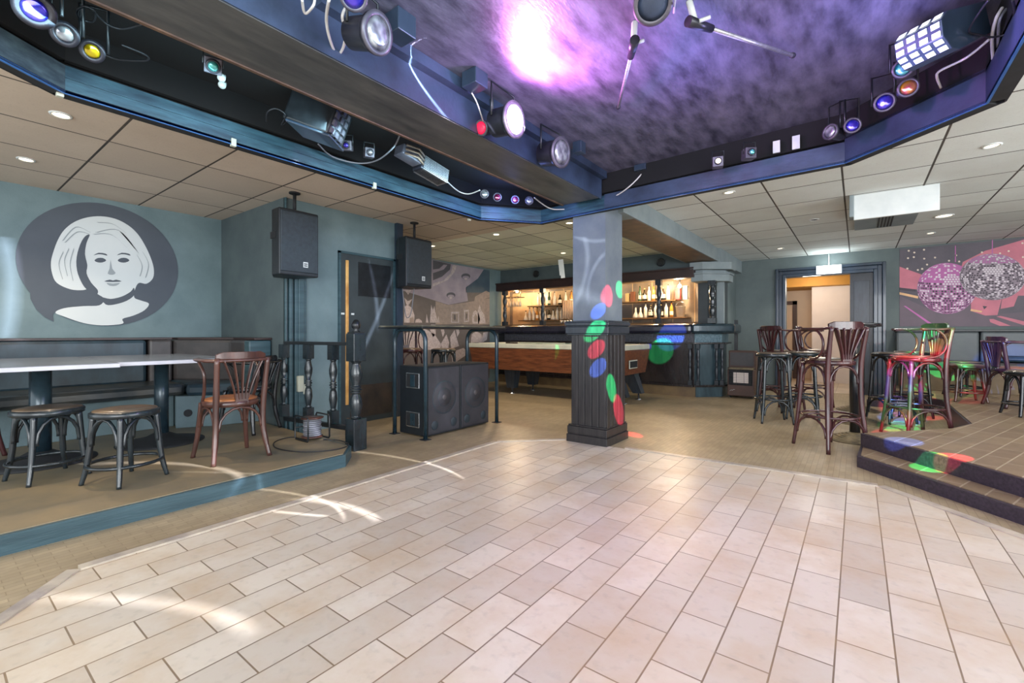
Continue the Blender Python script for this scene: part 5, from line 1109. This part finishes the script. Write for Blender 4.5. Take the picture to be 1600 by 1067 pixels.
# lit par can beams, then unseen washes added to tint the rig
spot('par_beam', PR(804, 187, 2.44)+dirv(0.06, -0.06, 0.03), dirv(0.75, -0.6, 0.5), 62, (1.0, 0.25, 0.95), 160, 1.0, 0.05)
spot('par_beam_down', PR(804, 187, 2.43)+dirv(0.09, -0.08, -0.01), dirv(0.6, -0.5, -0.9), 32, (1.0, 0.55, 0.95), 100, 0.9, 0.05)
point('lamp_glow', PR(804, 187, 2.40)+dirv(0.10, -0.09, -0.02), 9, (0.80, 0.42, 1.0), 0.05)
point('blue_wash', (-2.45, 3.2, 2.2), 5, (0.2, 0.3, 1.0), 0.1)
point('violet_wash', PR(1390, 110, 2.30), 11, (0.42, 0.36, 1.0), 0.12)
point('violet_wash', Vector((-0.7, 2.4, 2.05)), 11, (0.30, 0.30, 1.0), 0.25)
area('beam_wash', (-0.9, 1.2, 2.1), (-1, 0.1, 0.1), 1.8, 0.1, 7, (0.5, 0.75, 1.0))
area('rim_wash', (-2.35, 1.7, 2.15), (-1, 0, 0.1), 3.0, 0.05, 6, (0.5, 0.85, 1.0))

# ---- patterned projector light (gobo): dots and arcs thrown by the rig's effect lights
def k_(c, f): return tuple(v*f for v in c)
def gobo(name, loc, target, power, items, ang=150):
    """items: (kind, colour, (u,v), radius[, ...]) in the lamp's own tangent plane"""
    l = bpy.data.lights.new(name, 'SPOT'); l.energy = power; l.spot_size = math.radians(ang); l.spot_blend = 0.1; l.shadow_soft_size = 0.004
    o = bpy.data.objects.new(name, l); C.objects.link(o); o.location = loc; d = Vector(target)-Vector(loc); q = d.to_track_quat('-Z', 'Y'); o.rotation_euler = q.to_euler()
    inv = q.to_matrix().transposed()
    def uv(p):
        v = inv @ (Vector(p)-Vector(loc)); return (v.x/-v.z, v.y/-v.z)
    l.use_nodes = True; nt = l.node_tree; N = nt.nodes; L = nt.links; em = N['Emission']
    tc = N.new('ShaderNodeTexCoord'); sp = N.new('ShaderNodeSeparateXYZ'); L.new(tc.outputs['Normal'], sp.inputs[0])
    def mth(op, a, b=None, clamp=False):
        n = N.new('ShaderNodeMath'); n.operation = op; n.use_clamp = clamp
        for i, s in enumerate((a, b)):
            if s is None: continue
            if isinstance(s, (int, float)): n.inputs[i].default_value = s
            else: L.new(s, n.inputs[i])
        return n.outputs[0]
    az_ = mth('ABSOLUTE', sp.outputs[2])
    u = mth('DIVIDE', sp.outputs[0], az_); v = mth('DIVIDE', sp.outputs[1], az_)
    cb = N.new('ShaderNodeCombineXYZ'); L.new(u, cb.inputs[0]); L.new(v, cb.inputs[1])
    def dist(c):
        n = N.new('ShaderNodeVectorMath'); n.operation = 'DISTANCE'; L.new(cb.outputs[0], n.inputs[0]); n.inputs[1].default_value = (c[0], c[1], 0); return n.outputs['Value']
    total = None
    for it in items:
        if it[0] == 'dot':
            _, col, p, r = it; c = uv(p); r *= 1.35
            m_ = mth('DIVIDE', mth('SUBTRACT', r, dist(c)), r*0.12, ); m_ = mth('MINIMUM', mth('MAXIMUM', m_, 0.0), 1.0)
        else:
            _, col, ps, w, reach = it; a, b_, c_ = [Vector(uv(p)) for p in ps]
            D = 2*(a.x*(b_.y-c_.y)+b_.x*(c_.y-a.y)+c_.x*(a.y-b_.y))
            ux = ((a.length_squared)*(b_.y-c_.y)+(b_.length_squared)*(c_.y-a.y)+(c_.length_squared)*(a.y-b_.y))/D
            uy = ((a.length_squared)*(c_.x-b_.x)+(b_.length_squared)*(a.x-c_.x)+(c_.length_squared)*(b_.x-a.x))/D
            R_ = (a-Vector((ux, uy))).length
            ring = mth('ABSOLUTE', mth('SUBTRACT', dist((ux, uy)), R_))
            m1 = mth('MINIMUM', mth('MAXIMUM', mth('DIVIDE', mth('SUBTRACT', w, ring), w), 0.0), 1.0)
            ext = max((a-b_).length, (c_-b_).length)*reach
            m2 = mth('MINIMUM', mth('MAXIMUM', mth('DIVIDE', mth('SUBTRACT', ext, dist(b_)), ext*0.35), 0.0), 1.0)
            m_ = mth('MULTIPLY', m1, m2)
        vm = N.new('ShaderNodeVectorMath'); vm.operation = 'SCALE'; vm.inputs[0].default_value = col; L.new(m_, vm.inputs['Scale'])
        if total is None: total = vm.outputs[0]
        else:
            ad = N.new('ShaderNodeVectorMath'); ad.operation = 'ADD'; L.new(total, ad.inputs[0]); L.new(vm.outputs[0], ad.inputs[1]); total = ad.outputs[0]
    L.new(total, em.inputs['Color']); em.inputs['Strength'].default_value = 1.0
    return o
RD, GN, BL = (1.0, 0.04, 0.10), (0.02, 0.9, 0.25), (0.08, 0.22, 1.0)
S1 = Vector((0.10, 2.30, 2.12))
fY = 3.70
dots = [('dot', k_(GN, 6), PY(931, 514, 3.67), 0.030), ('dot', k_(RD, 6), PY(932, 545, fY), 0.027), ('dot', k_(BL, 6), PY(935, 574, fY), 0.026), ('dot', k_(GN, 6), PX(955, 606, -1.765), 0.036), ('dot', k_(RD, 6), PX(966, 640, -1.765), 0.036),
        ('dot', BL, PY(935, 486, 3.73), 0.026), ('dot', RD, PX(950, 462, -1.787), 0.040), ('dot', GN, PX(968, 452, -1.787), 0.030), ('dot', k_(BL, 6), PY(1050, 523, 7.25), 0.030), ('dot', k_(GN, 6), PY(1032, 549, 7.46), 0.028), ('dot', RD, PZ(990, 679, 0.0), 0.024),
        ('dot', GN, PZ(1450, 711, 0.19), 0.034), ('dot', RD, PZ(1492, 735, 0.085), 0.034), ('dot', BL, PZ(1412, 690, 0.19), 0.034), ('dot', k_(RD, 1.6), Vector((0.42, 5.84, 0.79)), 0.05), ('dot', k_(GN, 2.2), Vector((0.58, 5.97, 1.05)), 0.046), ('dot', k_(BL, 3), Vector((0.33, 5.8, 0.55)), 0.034), ('dot', k_(GN, 1.8), Vector((0.33, 5.75, 0.32)), 0.034), ('dot', RD, Vector((0.30, 5.7, 0.06)), 0.04),
        ('dot', GN, Vector((1.0, 7.5, 0.60)), 0.013), ('dot', RD, Vector((0.98, 7.45, 0.35)), 0.03), ('dot', BL, Vector((1.3, 7.4, 0.85)), 0.05)]
gobo('derby_beams', S1, (-0.4, 6.0, 0.7), 1500, dots, 170)
S2 = Vector((-1.2, 2.0, 2.2))
WH = (0.86, 0.88, 1.0); W2 = (2.4, 2.45, 3.0); W3 = (0.55, 0.56, 0.62)
def fz(x, y, z=0.006): return PZ(x, y, z)
arcs = [('arc', W3, (fz(165, 936), fz(290, 948), fz(388, 985)), 0.030, 1.25), ('arc', WH, (fz(500, 783), fz(545, 792), fz(588, 812)), 0.022, 1.2), ('arc', WH, (fz(400, 762), fz(470, 772), fz(530, 797)), 0.010, 1.6),
        ('arc', WH, (fz(440, 800), fz(470, 803), fz(505, 806)), 0.012, 1.4), ('arc', W2, (PZ(240, 723, PZF), PZ(310, 727, PZF), PZ(375, 745, PZF)), 0.014, 1.4), ('arc', WH, (fz(560, 705), fz(630, 715), fz(715, 742)), 0.012, 1.3), ('arc', W2, (PX(285, 400, -5.95), PX(284, 450, -5.95), PX(306, 520, -5.95)), 0.012, 1.3),
        ('arc', W2, (PX(310, 525, -5.95), PX(324, 503, -5.95), PX(340, 484, -5.95)), 0.012, 1.2), ('arc', W2, (PX(5, 370, -5.95), PX(18, 450, -5.95), PX(4, 540, -5.95)), 0.018, 1.2), ('arc', W2, (PX(572, 400, -4.45), PX(585, 450, -4.45), PX(590, 500, -4.45)), 0.012, 1.3), ('arc', W2, (PX(610, 440, -4.45), PX(588, 500, -4.45), PX(570, 540, -4.45)), 0.010, 1.3), ('arc', W2, (PX(462, 365, -4.15), PX(474, 395, -4.15), PX(480, 425, -4.15)), 0.012, 1.2)]
gobo('mirror_effect_beams', S2, (-5.0, 1.8, 0.4), 420, arcs, 170)
S3 = Vector((-1.5, 1.4, 2.2))
arcs2 = [('arc', WH, (PY(900, 345, 3.73), PY(917, 420, 3.73), PY(900, 470, 3.73)), 0.016, 1.3), ('arc', WH, (PY(900, 370, 3.73), PY(920, 376, 3.73), PY(945, 375, 3.73)), 0.012, 1.3), ('arc', WH, (PY(946, 395, 3.73), PY(925, 425, 3.73), PY(918, 460, 3.73)), 0.012, 1.3),
         ('arc', WH, (PX(560, 95, -2.16*K), PX(650, 120, -2.16*K), PX(702, 190, -2.16*K)), 0.035, 1.2), ('arc', WH, (PX(680, 570, -3.25), PX(690, 620, -3.25), PX(700, 660, -3.25)), 0.012, 1.2), ('arc', WH, (PX(715, 610, -3.25), PX(705, 640, -3.25), PX(690, 670, -3.25)), 0.010, 1.2)]
gobo('mirror_effect_beams', S3, (-2.6, 3.6, 1.2), 160, arcs2, 170)
